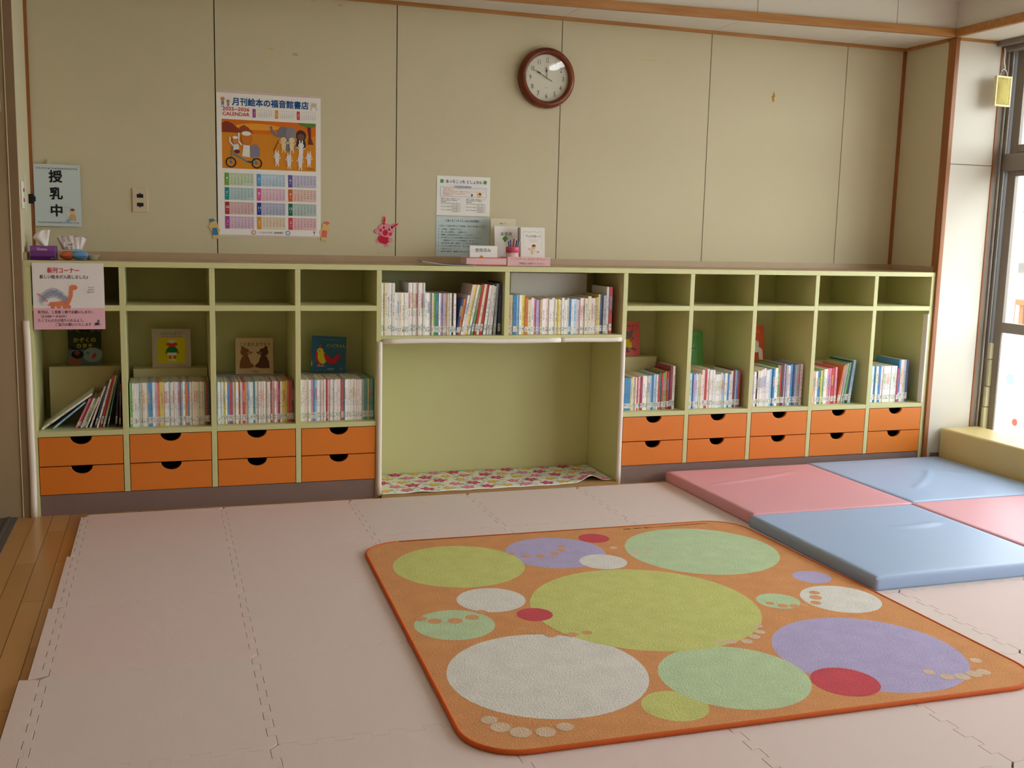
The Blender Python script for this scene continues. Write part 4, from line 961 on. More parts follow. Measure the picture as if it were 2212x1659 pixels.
# calendar
cal = sheet('wall_calendar', 1.5985, 1.2875, 0.512, 0.712, m_paper, -0.0015); tag(cal, 'large white wall calendar with orange picture and coloured month blocks', 'calendar')
cv = Canvas(); W_, H_ = 0.512, 0.712
for k in range(64):
    u = k*0.008; cv.poly([(u,H_-0.009),(u+0.004,H_-0.009),(u+0.008,H_-0.001),(u+0.004,H_-0.001)], (206,150,166)); cv.poly([(u,0.001),(u+0.004,0.001),(u+0.008,0.007),(u+0.004,0.007)], (206,150,166))
cv.text('月刊絵本の福音館書店', 0.075, 0.648, 0.040, (28,84,150), 2, 3.0, 'l', 0.375)
cv.text('2025~2026', 0.028, 0.618, 0.024, (206,50,56), 2, 2, 'l', 0.130); cv.text('CALENDAR', 0.028, 0.594, 0.024, (206,50,56), 2, 2, 'l', 0.130)
for (u, v, s, c) in ((0.030,0.672,1.0,(206,140,90)),(0.056,0.662,0.8,(190,130,90))):
    cv.ell(u, v, 0.010*s, 0.010*s, c, 2); cv.ell(u, v-0.018*s, 0.007*s, 0.009*s, (120,140,170), 2); cv.line([(u-0.003,v-0.026*s),(u-0.006,v-0.037*s)], 0.002, (90,70,60), 2); cv.line([(u+0.003,v-0.026*s),(u+0.006,v-0.037*s)], 0.002, (90,70,60), 2)
cv.rect(0.463,0.655,0.492,0.678,(222,214,196),2); cv.line([(0.466,0.655),(0.462,0.640)],0.002,(120,100,80),2); cv.line([(0.489,0.655),(0.493,0.640)],0.002,(120,100,80),2)
for k in range(3): cv.rect(0.466,0.660+k*0.006,0.489,0.662+k*0.006,(150,140,130),3)
def month(u, v, w, h, num, col, start, days, mini=False):
    tw = 0.015 if mini else 0.021
    if not mini: cv.rect(u+tw-0.002, v, u+w, v+h, tuple(int(v_*0.28+236*0.72) for v_ in col), 1)
    cv.rect(u, v, u+tw, v+h, col, 2); cv.text(str(num), u+tw/2, v+h*0.48, 0.018 if not mini else 0.012, (240,238,232), 3, 1.5, 'c'); cv.rect(u+tw*0.3, v+h*0.32, u+tw*0.7, v+h*0.34, (240,238,232), 3)
    gx = (w-tw-0.006)/7; gy = h/6.3
    for d in range(days):
        p = start+d; c_ = p % 7; r_ = p//7
        cc = (206,60,70) if c_ == 0 else (60,90,170) if c_ == 6 else (84,80,84)
        cv.text(str(d+1), u+tw+0.004+gx*(c_+0.5), v+h-gy*(r_+1.75)+gy*0.1, 0.0088 if not mini else 0.0058, cc, 3, 0.6, 'c')
    for c_ in range(7): cv.rect(u+tw+0.004+gx*(c_+.25), v+h-gy*0.62, u+tw+0.004+gx*(c_+.75), v+h-gy*0.45, (150,140,150), 3)
month(0.174,0.590,0.098,0.042,1,(160,84,150),3,31,True); month(0.284,0.590,0.098,0.042,2,(216,150,60),6,28,True); month(0.392,0.590,0.098,0.042,3,(206,70,76),6,31,True)
data = [(4,(110,170,70),2,30),(5,(80,160,214),4,31),(6,(104,96,170),0,30),(7,(40,140,150),2,31),(8,(214,96,150),5,31),(9,(214,100,56),1,30),(10,(170,60,60),3,31),(11,(50,64,150),6,30),(12,(36,110,90),1,31),(1,(170,76,150),4,31),(2,(210,150,60),0,28),(3,(210,70,84),0,31)]
for k, (num, col, st, dd) in enumerate(data):
    month(0.034+(k%3)*0.1565, 0.252-(k//3)*0.0715, 0.142, 0.062, num, col, st, dd)
cv.text('こどものとも社・福音館書店', 0.196, 0.017, 0.012, (70,64,64), 2, 0.6, 'l', 0.126); cv.ell(0.173,0.021,0.012,0.012,(196,150,110),2); cv.ell(0.173,0.021,0.008,0.008,(222,214,200),3); cv.ell(0.344,0.021,0.012,0.012,(110,150,170),2); cv.ell(0.344,0.021,0.008,0.008,(222,226,226),3)
cv.line([(0.478,0.012),(0.478,0.034)],0.0015,(90,80,76),2)
for a in (0.5,1.2,1.9,2.6): cv.line([(0.478,0.024),(0.478+0.009*math.cos(a),0.024+0.009*math.sin(a))],0.0012,(90,80,76),2)
# picture: orange plain, hills, a bicycle with riders, grey elephant and small white animals
P0, P1, Q0, Q1 = 0.024, 0.487, 0.336, 0.576
cv.rect(P0, Q0, P1, 0.512, (214,138,42), 1); cv.rect(P0, 0.512, P1, Q1, (216,112,34), 1); cv.ell(0.20,0.545,0.11,0.016,(236,160,50),2)
cv.ell(0.055,0.512,0.0305,0.052,(130,58,42),2,a0=0,a1=PI) ; cv.poly([(P0,0.512),(P0,0.556),(0.045,0.566),(0.075,0.556),(0.105,0.530),(0.112,0.512)],(138,62,44),3); cv.poly([(0.098,0.512),(0.110,0.540),(0.130,0.552),(0.152,0.540),(0.178,0.512)],(150,76,48),2)
cv.poly([(0.392,Q1),(P1,Q1),(P1,0.562),(0.455,0.552),(0.410,0.562)],(96,130,56),3); cv.poly([(0.444,0.556),(0.462,0.556),(0.464,0.500),(0.476,0.470),(0.446,0.470),(0.450,0.510)],(110,56,44),3)
for u in (0.066, 0.192): cv.ring(u,0.366,0.023,0.006,(38,40,44),5); cv.ell(u,0.366,0.006,0.006,(70,130,170),5)
cv.line([(0.066,0.366),(0.070,0.430),(0.074,0.445)],0.005,(70,140,180),4); cv.line([(0.074,0.410),(0.110,0.392),(0.145,0.372),(0.192,0.366)],0.007,(70,140,180),4); cv.line([(0.192,0.366),(0.172,0.400)],0.005,(70,140,180),4); cv.line([(0.145,0.372),(0.165,0.372)],0.006,(40,44,60),5)
cv.poly([(0.158,0.398),(0.205,0.398),(0.208,0.440),(0.190,0.460),(0.162,0.452)],(132,128,150),5); cv.poly([(0.120,0.398),(0.158,0.394),(0.158,0.452),(0.128,0.456)],(232,228,220),6); cv.ell(0.142,0.486,0.026,0.033,(120,60,30),7); cv.ell(0.142,0.486,0.0245,0.0315,(206,122,52),7.3); cv.ell(0.142,0.510,0.023,0.011,(232,230,220),8); cv.line([(0.120,0.452),(0.104,0.470),(0.106,0.512)],0.007,(232,228,220),7)
cv.ell(0.088,0.474,0.015,0.019,(110,60,36),7); cv.ell(0.088,0.474,0.0135,0.0175,(210,134,74),7.3); cv.ell(0.088,0.488,0.013,0.007,(232,230,220),8); cv.ell(0.092,0.440,0.014,0.022,(226,220,210),6); cv.ell(0.096,0.420,0.014,0.010,(110,50,50),7); cv.line([(0.078,0.448),(0.062,0.466),(0.062,0.490)],0.006,(232,228,220),7)
gr = (122,120,128); cv.ell(0.325,0.524,0.030,0.030,gr,3); cv.ell(0.362,0.520,0.026,0.034,(136,132,140),4); cv.ell(0.356,0.470,0.030,0.040,gr,3); cv.line([(0.312,0.505),(0.284,0.508),(0.268,0.530),(0.262,0.552)],0.012,gr,4); cv.ell(0.332,0.530,0.002,0.002,(40,40,40),6)
cv.ell(0.412,0.512,0.026,0.028,(74,54,48),3); cv.ell(0.412,0.506,0.017,0.016,(120,84,70),4); cv.ell(0.412,0.470,0.024,0.034,(60,46,44),3)
def critter(u, v, s, c, ears=True):
    cv.ell(u,v,0.013*s,0.013*s,c,7); cv.ell(u,v-0.026*s,0.010*s,0.017*s,c,7)
    if ears:
        for q_ in (-1,1): cv.ell(u+q_*0.006*s,v+0.017*s,0.003*s,0.009*s,c,7)
    cv.line([(u-0.006*s,v-0.018*s),(u-0.019*s,v-0.006*s)],0.005*s,c,7); cv.line([(u+0.006*s,v-0.018*s),(u+0.018*s,v-0.010*s)],0.005*s,c,7)
    for q_ in (-1,1): cv.line([(u+q_*0.004*s,v-0.036*s),(u+q_*0.007*s,v-0.054*s)],0.006*s,c,7); cv.ell(u+q_*0.004*s,v+0.002*s,0.0012,0.0012,(60,50,50),8,8)
critter(0.325,0.486,1.15,(228,200,150),False); critter(0.366,0.486,1.15,(230,206,156),False); critter(0.412,0.462,1.1,(230,226,224)); critter(0.292,0.410,1.0,(226,222,222)); critter(0.352,0.400,1.0,(226,222,222)); critter(0.408,0.396,1.0,(226,222,222)); critter(0.452,0.412,1.0,(226,222,222))
cv.line([(0.275,0.430),(0.296,0.474),(0.300,0.484)],0.003,(70,50,44),7); cv.text('ことも012', 0.424, 0.344, 0.011, (50,40,36), 4, 1, 'l', 0.055)
cv.build('calendar_print', cal, loc=(0,-0.0006,0))

# paper cut-outs on the wall (plain two colour shapes)
def cutout(name, polys, loc, label, rot=0):
    base = polys[0][0]; q = MB(); q.prism(base, 'y', 0, -0.0010); o = q.build(name, mat('card_%s' % name, polys[0][1], 0.8, 0.15), None, 0, 2, loc, (0,rot,0)); tag(o, label, 'paper cut-out')
    if len(polys) > 1:
        for k, (p, c) in enumerate(polys[1:]):
            cv = Canvas(); cv.poly(p, c, 1); cv.build('coloured_paper', o, loc=(0,-0.0011,0))
    return o
def el(u, v, a, b_, rot=0, n_=20):
    return [(u+a*math.cos(t)*math.cos(rot)-b_*math.sin(t)*math.sin(rot), v+a*math.cos(t)*math.sin(rot)+b_*math.sin(t)*math.cos(rot)) for t in [2*PI*k/n_ for k in range(n_)]]
for (x, sgn, col, cn, rl) in ((1.580, 1, (60,130,170), 'blue', 'beside the lower left corner of the calendar'), (2.130, -1, (222,112,108), 'pink', 'beside the lower right corner of the calendar')):
    sh = [(-0.030,0.010),(-0.018,0.034),(-0.026,0.050),(-0.008,0.056),(0.012,0.040),(0.018,0.012),(0.028,0.0),(0.022,-0.020),(0.016,-0.046),(0.004,-0.040),(-0.008,-0.046),(-0.012,-0.016),(-0.020,0.0)]
    sh = [(sgn*p[0], p[1]) for p in sh]; dr = [(sgn*p[0], p[1]) for p in [(-0.012,0.008),(0.012,0.010),(0.018,-0.026),(-0.010,-0.028)]]; tp = [(sgn*p[0], p[1]) for p in [(-0.027,0.050),(-0.009,0.056),(0.006,0.045),(-0.016,0.036)]]
    cutout('paper_cutout', [(sh, (222,186,118)), (dr, col), (tp, col)], (x, -0.0022 if sgn < 0 else -0.0022, 1.318), 'small tan and %s paper cut-out %s' % (cn, rl))
pk, rd_ = (232,140,158), (196,44,62)
rb = empty('rabbit_cutout', (2.448, -0.001, 1.322), (0, R(14), 0)); tag(rb, 'pink paper rabbit cut-out with red ears on the wall left of the notices', 'paper cut-out')
def flat_part(name, polys, col, y0, par=rb):
    q = MB()
    for p in polys: q.prism(p, 'y', y0, y0-0.0008)
    return q.build(name, mat('card_%s' % name, col, 0.8, 0.15), par)
flat_part('body', [el(0.0,-0.032,0.032,0.030), el(-0.026,-0.052,0.010,0.012), el(0.022,-0.062,0.012,0.010)], pk, -0.0001)
flat_part('apron', [el(0.0,-0.036,0.030,0.022)], rd_, -0.0010)
flat_part('head', [el(0.0,0.014,0.042,0.036), el(-0.022,0.062,0.009,0.024,0.15), el(0.040,0.050,0.009,0.024,-0.75)], pk, -0.0019)
flat_part('arm', [el(-0.044,-0.004,0.013,0.012)], pk, -0.0028); flat_part('arm', [el(0.036,-0.030,0.012,0.013)], pk, -0.0028)
cv = Canvas(); cv.poly(el(-0.022,0.062,0.005,0.017,0.15), rd_); cv.poly(el(0.041,0.051,0.005,0.017,-0.75), rd_); cv.poly(el(0.0,0.0,0.014,0.016), rd_); cv.poly(el(-0.028,0.006,0.009,0.009), (206,64,76)); cv.poly(el(0.028,0.0,0.009,0.009), (206,64,76))
cv.poly(el(-0.014,0.024,0.0045,0.0055), (34,26,26)); cv.poly(el(0.016,0.022,0.0045,0.0055), (34,26,26)); cv.poly(el(0.001,0.017,0.0015,0.0015), (34,26,26)); cv.build('face_paper', rb, loc=(0,-0.0028,0))

# notices above the worktop
n1 = sheet('notice_sheet', 2.725, 1.4225, 0.297, 0.208, m_paper, -0.0012); tag(n1, 'white library notice with orange text, upper of the two wall notices', 'notice')
cv = Canvas(); cv.text('あっちこっち としょかん', 0.048, 0.172, 0.020, (70,80,150), 2, 2, 'l', 0.204)
for u in (0.028, 0.268):
    for a in (0.6, 2.2, 3.8, 5.2): cv.ell(u+0.006*math.cos(a), 0.180+0.006*math.sin(a), 0.0055, 0.0055, (86,160,70), 2, 12)
for k in range(24): cv.ell(0.055+k*0.0085, 0.163, 0.0015, 0.001, (206,150,90) if k%2 else (140,180,110), 2, 6)
cv.rect(0.095,0.146,0.192,0.158,(170,182,206),2); cv.text('ご利用のご案内', 0.105, 0.149, 0.008, (90,110,160), 3, 0.5, 'l', 0.07)
for a, b2 in (((0.020,0.100),(0.020,0.150)),((0.020,0.100),(0.276,0.100)),((0.276,0.100),(0.276,0.150)),((0.020,0.150),(0.095,0.150)),((0.192,0.150),(0.276,0.150))): cv.line([a, b2], 0.0016, (150,170,206), 2)
lines = ['子育て世代の皆さまにたくさんの絵本と出会っていただけるよう貸し出しをしています。','お気軽にご利用ください。','読んでみたい本があればお近くの職員までお声かけください。お待ちしています。','お子さんと一緒にゆっくり選んでください。','開館時間内はいつでも利用できます。','どうぞお楽しみください。']
for k, t in enumerate(lines): cv.text(t, 0.034, 0.140-k*0.0072, 0.0062, (214,110,60), 3, 0.3, 'l', [0.235,0.06,0.235,0.16,0.13,0.06][k])
cv.ell(0.238,0.112,0.014,0.012,(230,196,120),3); cv.ell(0.240,0.118,0.006,0.006,(90,70,50),4); cv.ell(0.195,0.110,0.006,0.008,(120,130,150),3)
for c_ in range(2):
    for k in range(9): cv.text(['場所 子育て支援センター','対象 未就学児と保護者','利用時間','おひさま広場 午前九時から','正午まで','ひだまり広場 午前九時から','午後四時まで','すまいる広場 午前九時から','午後四時まで'][k], 0.022+c_*0.140+(0.06 if k in (4,6,8) else 0), 0.086-k*0.0084, 0.0062, (90,84,84), 3, 0.2, 'l', [0.115,0.09,0.03,0.11,0.05,0.11,0.05,0.11,0.05][k])
cv.build('notice_print', n1, loc=(0,-0.0006,0))
n2 = sheet('notice_sheet', 2.724, 1.203, 0.298, 0.213, mat('paper_blue', (196,214,216), 0.8, 0.15, 0.01), -0.0012); tag(n2, 'pale blue notice with numbered rules, lower of the two wall notices', 'notice')
cv = Canvas(); cv.text('＜あっちこっち としょかんのお約束＞', 0.050, 0.186, 0.015, (40,44,50), 2, 1.5, 'l', 0.195)
L2 = [('＊初めてご利用の際には「利用票」の記入をお願いします。',0.014,0.26),('1   １家族、５冊までです。',0.012,0.13),('2   貸し出し期間は、２週間です。',0.012,0.16),('3   図書に必要事項を記入してください。',0.012,0.20),('4   本を借りるときは必ず職員に声をかけてください。',0.012,0.245),('（職員がカードを確認します。）',0.030,0.20),('5   返却専用の箱（青色）に入れてください。',0.012,0.23),('6   みんなの使う本です。もしもよごしたり',0.012,0.23),('に使いましょう。',0.030,0.06),('7   返却の際は、職員に声をかけてください。',0.012,0.23)]
for k, (t, u, wd) in enumerate(L2): cv.text(t, u, (0.160 if k == 0 else 0.142-(k-1)*0.0148), 0.0095, (78,84,92), 2, 0.4, 'l', wd)
cv.build('notice_print', n2, loc=(0,-0.0006,0))
n3 = sheet('notice_sheet', 0.7575, 1.317, 0.205, 0.291, mat('paper_pale_blue', (200,212,214), 0.7, 0.2, 0.01), -0.0155); tag(n3, 'pale sheet with three large black characters in the left corner', 'notice')
n3.data.transform(Matrix.Translation((0,0,0)))
cv = Canvas()
for k, ch in enumerate('授乳中'): cv.text(ch, 0.066, 0.212-k*0.080, 0.060, (38,36,40), 2, 3.2)
for v in (0.268, 0.014):
    for k in range(18):
        u = 0.016+k*0.0102; c = ((80,80,110),(60,60,70),(110,90,120),(80,110,120))[k%4]
        if k%3 == 0: cv.ring(u, v+0.004, 0.0035, 0.0012, c, 2, 10)
        elif k%3 == 1: cv.line([(u-0.003,v),(u+0.003,v+0.008)],0.0012,c,2); cv.line([(u-0.003,v+0.008),(u+0.003,v)],0.0012,c,2)
        else: cv.ell(u,v+0.003,0.0036,0.002,c,2,10,0.4)
cv.ell(0.166,0.070,0.011,0.012,(222,190,140),3); cv.ell(0.166,0.079,0.010,0.006,(120,80,60),4); cv.poly([(0.150,0.030),(0.182,0.028),(0.180,0.052),(0.168,0.060),(0.154,0.052)],(214,170,90),3); cv.ell(0.150,0.030,0.016,0.007,(150,170,206),4,rot=.5); cv.ell(0.140,0.060,0.004,0.012,(226,214,190),3,rot=.4); cv.ring(0.142,0.090,0.016,0.0008,(170,180,180),2); cv.text('ありがとう',0.131,0.088,0.006,(120,130,130),3,0,'l',0.022)
cv.build('notice_print', n3, loc=(0,-0.0006,0))
q = MB(); q.box(0,0.02,-0.0004,0,0,0.026); o = q.build('clear_tape', mat('tape_clear', (206,198,168), 0.3, 0.4, 0.02), n3, 0, 2, (0.06,0.0,0.291), (0,R(12),0))

# outlet plates
def outlet(loc, rot, label):
    r = empty('outlet_plate', loc, rot); tag(r, label, 'socket')
    q = MB(); q.box(-0.0365,0.0365,-0.006,0,-0.0585,0.0585); q.build('plate', mat('outlet_plate_metal', (206,192,164), 0.4, 0.4), r, 0.003, 3)
    for z in (0.021, -0.021):
        q = MB(); q.box(-0.015,0.015,-0.0072,-0.006,z-0.009,z+0.009); f = q.build('socket_insert', m_black, r, 0.0004)
        q = MB(); q.box(-0.003,0.003,-0.0072,-0.006,z+(0.009 if z > 0 else -0.014),z+(0.014 if z > 0 else -0.009)); q.build('socket_notch', m_black, f)
outlet((1.231,-0.0005,1.452), (0,0,0), 'metal outlet plate with two dark sockets on the wall left of the calendar')
sw = empty('switch_plate', (XL+0.0005, -0.345, 1.452), (0,0,PI/2)); tag(sw, 'white switch plate on the left side wall near the corner', 'switch')
q = MB(); q.box(-0.036,0.036,-0.007,0,-0.06,0.06); q.build('plate', m_white, sw, 0.003, 3)
for z in (0.022,-0.022): q = MB(); q.lathe([(0.0001,-0.011),(0.007,-0.011),(0.009,-0.007)], 16, 0, 'y', (0,0,z)); q.build('button', mat('switch_red', (170,60,50), 0.4, 0.3), sw)
q = MB(); q.box(-0.030,0.030,-0.001,0,-0.085,0.085); ln_ = q.build('instruction_label', mat('label_beige', (214,208,180), 0.6, 0.2), None, 0, 2, (XL+0.0005,-0.215,1.462), (0,0,PI/2)); tag(ln_, 'narrow beige printed label on the left side wall beside the switch', 'notice')
q = MB(); q.box(-0.02,0.02,-0.022,0,-0.022,0.022); q.box(-0.012,0.012,-0.028,-0.022,-0.012,0.012); o = q.build('wall_clip', m_black, None, 0.002, 2, (XL+0.0005,-0.085,1.442), (0,0,PI/2)); tag(o, 'small black holder on the left side wall beside the pale sheet', 'holder')

# poster hanging on the cabinet front
ps = sheet('poster_sheet', 0.7785, 0.860, 0.297, 0.297, mat('poster_white', (234,228,226), 0.7, 0.2, 0.01), YD-0.0035, 0.0006); tag(ps, 'white and pink poster with an orange dinosaur hanging on the cabinet front', 'poster')
cv = Canvas(); cv.rect(0,0,0.297,0.096,(234,184,196),1)
cv.text('新刊コーナー', 0.062, 0.254, 0.027, (210,48,52), 3, 2, 'l', 0.132); cv.text('新しい絵本が入荷しました♪', 0.030, 0.228, 0.019, (50,42,44), 3, 1.5, 'l', 0.200)
cv.text('新刊は、１家庭１冊でお願いします♪', 0.017, 0.072, 0.016, (60,40,52), 3, 1.5, 'l', 0.226); cv.text('（E388～E409）', 0.017, 0.053, 0.016, (70,50,60), 3, 0.3, 'l', 0.118); cv.text('たくさんの方が借りられるよう、', 0.017, 0.034, 0.016, (60,40,52), 3, 1.0, 'l', 0.190); cv.text('ご協力お願いいたします', 0.086, 0.016, 0.016, (60,40,52), 3, 1.0, 'l', 0.152)
oc = (222,128,90)
cv.poly([(0.060,0.106),(0.070,0.122),(0.100,0.124),(0.130,0.130),(0.146,0.146),(0.152,0.186),(0.166,0.188),(0.164,0.150),(0.154,0.122),(0.146,0.108),(0.100,0.104)], oc, 3); cv.ell(0.168,0.188,0.017,0.012,oc,3); cv.line([(0.060,0.124),(0.034,0.150),(0.018,0.160)],0.005,oc,3)
for u in (0.080,0.105,0.130,0.146): cv.ell(u,0.102,0.009,0.009,oc,3)
random.seed(9)
for k in range(46):
    t = k/45; u = 0.030+t*0.108; v = 0.118+0.035*math.sin(PI*t)+0.012*math.sin(k*2.4)+0.012
    cv.ring(u, v+0.004, 0.0062, 0.0011, (120,140,180) if k%2 else (150,160,186), 4, 12); cv.ring(u, v-0.006, 0.005, 0.001, (140,150,180), 4, 12)
cv.ring(0.246,0.176,0.032,0.0006,(210,200,200),2,24)
for k, t in enumerate(('みんなで','大切に','読もうね')): cv.text(t, 0.228-(0.003 if k==2 else 0), 0.186-k*0.011, 0.0085, (70,60,64), 3, 0.6, 'l', 0.028)
cv.ell(0.262,0.024,0.010,0.006,(80,70,84),3); cv.ell(0.268,0.036,0.005,0.008,(120,110,120),3); cv.ring(0.256,0.022,0.005,0.001,(60,50,60),4,10); cv.ring(0.272,0.022,0.005,0.001,(60,50,60),4,10)
cv.build('poster_print', ps, loc=(0,-0.0006,0))

# ================================================================== things on the worktop
Z0 = ZC+0.0008
def cpoly(): return Canvas()
tb = empty('tissue_box', (0.818, -0.300, Z0), (0,0,R(-2))); tag(tb, 'small purple tissue box with a white tissue standing out, left end of worktop', 'tissue box')
q = MB(); q.box(-0.052,0.052,-0.045,0.045,0,0.062); q.build('box_body', mat('tissue_purple', (118,62,132), 0.45, 0.35, 0.03), tb, 0.0015)
cv = Canvas(); cv.rect(-0.0515,0.001,0.0515,0.016,(84,34,100)); cv.rect(-0.0515,0.040,0.0515,0.0615,(140,84,152)); cv.text('Kleenex', -0.022, 0.042, 0.019, (222,206,214), 2, 1.2, 'l', 0.042); cv.text('NEPIA', 0.034, 0.004, 0.005, (200,190,200), 2, 0, 'l', 0.012) if 0 else None; cv.rect(0.034,0.006,0.046,0.008,(206,190,206),2); cv.build('box_print', tb, loc=(0,-0.0455,0))
q = MB(); vs = []; fs = []; nu, nv = 16, 12
def lerp(P, t):
    k = min(len(P)-2, int(t*(len(P)-1))); f_ = t*(len(P)-1)-k; return P[k][0]*(1-f_)+P[k+1][0]*f_, P[k][1]*(1-f_)+P[k+1][1]*f_
Lp = [(-0.006,0.0),(-0.030,0.020),(-0.046,0.036),(-0.038,0.052),(-0.020,0.064)]; Rp = [(0.014,0.0),(0.018,0.018),(0.021,0.036),(0.024,0.056),(0.027,0.074)]
for side in (1,-1):
    for j in range(nv+1):
        t = j/nv; a_, b2 = lerp(Lp, t), lerp(Rp, t)
        for i in range(nu+1):
            u = i/nu; x = a_[0]*(1-u)+b2[0]*u; z = a_[1]*(1-u)+b2[1]*u
            vs.append((x, -side*(0.013*math.sin(PI*u)**0.7*(1-0.6*t) + 0.0004) + 0.004*math.sin(u*9+t*3)*t, z + 0.004*math.sin(PI*u)*t))
N = (nu+1)*(nv+1)
for s_ in range(2):
    for j in range(nv):
        for i in range(nu): a_ = s_*N+j*(nu+1)+i; fs.append((a_, a_+1, a_+nu+2, a_+nu+1))
q.add(vs, fs, 0, True); q.build('tissue', mat('tissue_white', (240,234,230), 0.9, 0.1, 0.01), tb, 0, 2, (0.002,0,0.0605))
# wet wipes pack with a bundle of bags on top
wp = empty('wipes_pack', (0.945, -0.290, Z0)); tag(wp, 'orange and blue wet wipes pack lying beside the purple tissue box', 'wipes pack')
def pillow(q, x0, x1, y0, y1, h, mi, nx=12, ny=8, ends=0.35):
    vs = []; fs = []
    for sgn in (1, -1):
        for i in range(nx+1):
            for j in range(ny+1):
                u, v = i/nx, j/ny; bu = (math.sin(PI*min(1,max(0,u))))**ends; bv = (math.sin(PI*v))**0.4
                vs.append((x0+(x1-x0)*u, y0+(y1-y0)*v, h/2 + sgn*h/2*bu*bv))
    N = (nx+1)*(ny+1)
    for s_ in range(2):
        for i in range(nx):
            for j in range(ny):
                a = s_*N+i*(ny+1)+j; fs.append((a, a+ny+1, a+ny+2, a+1) if s_ == 0 else (a, a+1, a+ny+2, a+ny+1))
    q.add(vs, fs, mi, True)
q = MB(); pillow(q, -0.060, 0.0, -0.05, 0.05, 0.040, 0); pillow(q, -0.012, 0.060, -0.05, 0.05, 0.042, 1); q.build('pack', [mat('pack_orange', (214,104,62), 0.35, 0.4, 0.15, 30), mat('pack_blue', (110,160,206), 0.35, 0.4, 0.15, 30)], wp)
q = MB(); q.box(-0.022,0.022,-0.018,0.018,0,0.006); q.build('pack_lid', mat('pack_lid', (150,186,222), 0.35, 0.4), wp, 0.002, 2, (0.018,-0.004,0.039))
bg_ = empty('bag_bundle', (0.935, -0.275, Z0+0.0465)); tag(bg_, 'bundle of translucent plastic bags with a written label on the wipes pack', 'plastic bags')
q = MB(); vs = []; fs = []; nx = 26; ny = 8
random.seed(4)
for i in range(nx+1):
    for j in range(ny+1):
        u, v = i/nx, j/ny; wd = 0.042+0.022*v; X = -wd+2*wd*u; d = 0.020*(1-v*0.6)*math.sin(PI*u)**0.5
        vs.append((X, -d + 0.0016*math.sin(u*31+v*4)+0.0008*math.sin(u*57), v*0.054+0.0025*math.sin(u*17)*v+0.006*math.sin(PI*u)*v))
for i in range(nx+1):
    for j in range(ny+1):
        u, v = i/nx, j/ny; wd = 0.042+0.022*v; X = -wd+2*wd*u; d = 0.020*(1-v*0.6)*math.sin(PI*u)**0.5
        vs.append((X, d + 0.006 + 0.0016*math.sin(u*27+v*5), v*0.056+0.0025*math.sin(u*15)*v+0.006*math.sin(PI*u)*v))
N = (nx+1)*(ny+1)
for s_ in range(2):
    for i in range(nx):
        for j in range(ny): a = s_*N+i*(ny+1)+j; fs.append((a, a+ny+1, a+ny+2, a+1))
for i in range(nx): fs.append((i*(ny+1), (i+1)*(ny+1), N+(i+1)*(ny+1), N+i*(ny+1)))
for j in range(ny): fs.append((j, j+1, N+j+1, N+j)); a = nx*(ny+1)+j; fs.append((a, N+a, N+a+1, a+1))
q.add(vs, fs, 0, True); q.build('bags', mat('bag_plastic', (216,206,202), 0.3, 0.5, 0.08, 90), bg_)
cv = Canvas(); cv.rect(-0.034,0.014,0.010,0.034,(232,224,220),0); cv.text('ごみ袋', -0.028, 0.018, 0.014, (50,44,44), 2, 1.2, 'l', 0.032); cv.build('bag_label', bg_, loc=(0.0,-0.0265,0.0), rot=(R(-6),0,0))
ds = empty('small_dish', (1.018, -0.255, Z0)); tag(ds, 'small shallow pale green dish on the worktop right of the wipes', 'dish')
q = MB(); q.lathe([(0.0001,0.002),(0.018,0.002),(0.020,0.0),(0.022,0.0),(0.024,0.012),(0.034,0.022),(0.035,0.024),(0.032,0.0235),(0.021,0.014),(0.0001,0.010)], 32); q.build('bowl', mat('dish_glaze', (180,176,146), 0.3, 0.5), ds)

# right hand group
def tray(x0, x1, y0, y1, h, m, inner, name, label, hf=None):
    r = empty(name, ((x0+x1)/2, (y0+y1)/2, Z0)); tag(r, label, 'tray'); ox, oy = (x0+x1)/2, (y0+y1)/2; hf = hf or h; t = 0.002
    q = MB(); q.box(x0-ox,x1-ox,y0-oy,y1-oy,0,t); q.box(x0-ox,x1-ox,y0-oy,y0+t-oy,t,hf); q.box(x0-ox,x1-ox,y1-t-oy,y1-oy,t,h); q.box(x0-ox,x0+t-ox,y0+t-oy,y1-t-oy,t,h); q.box(x1-t-ox,x1-ox,y0+t-oy,y1-t-oy,t,h)
    q.build('tray_body', m, r, 0.0005)
    q = MB(); q.box(x0-ox-0.0005,x1-ox+0.0005,y0-oy-0.001,y0-oy+t+0.0006,hf-0.003,hf+0.0005); q.box(x0-ox-0.0005,x1-ox+0.0005,y0-oy-0.001,y0-oy,0,0.004); q.build('rim_edge', inner, r); return r
m_tp = mat('tray_pink', (238,196,196), 0.55, 0.25, 0.02); m_tr = mat('tray_red_edge', (206,70,88), 0.5, 0.3)
def card(x0, y, z, w, h, m, tilt, th=0.001, name='card', par=None):
    q = MB(); q.box(0,w,0,th,0,h); return q.build(name, m, par, 0, 2, (x0,y,z), (R(-tilt),0,0))
t1 = tray(2.822, 3.041, -0.262, -0.150, 0.040, m_tp, m_tr, 'pink_tray', 'pink tray with red rim holding white index cards on the worktop')
t2 = tray(3.046, 3.285, -0.262, -0.130, 0.044, m_tp, m_tp, 'pink_tray', 'pink pamphlet tray with writing on its front, right end of the group', 0.046)
q = MB(); q.box(3.122-3.1655,3.285-3.1655,-0.132+0.196,-0.130+0.196,0.044,0.072); q.build('back_panel', m_tp, t2)
cv = Canvas(); cv.text('ブックスタート・おはなし見てみよう♪', -0.105, 0.031, 0.013, (206,96,90), 2, 0.5, 'l', 0.212); cv.text('ご自由にお取りください。', -0.062, 0.008, 0.013, (110,84,80), 2, 0.5, 'l', 0.150); cv.build('tray_lettering', t2, loc=(0,-0.0672,0))
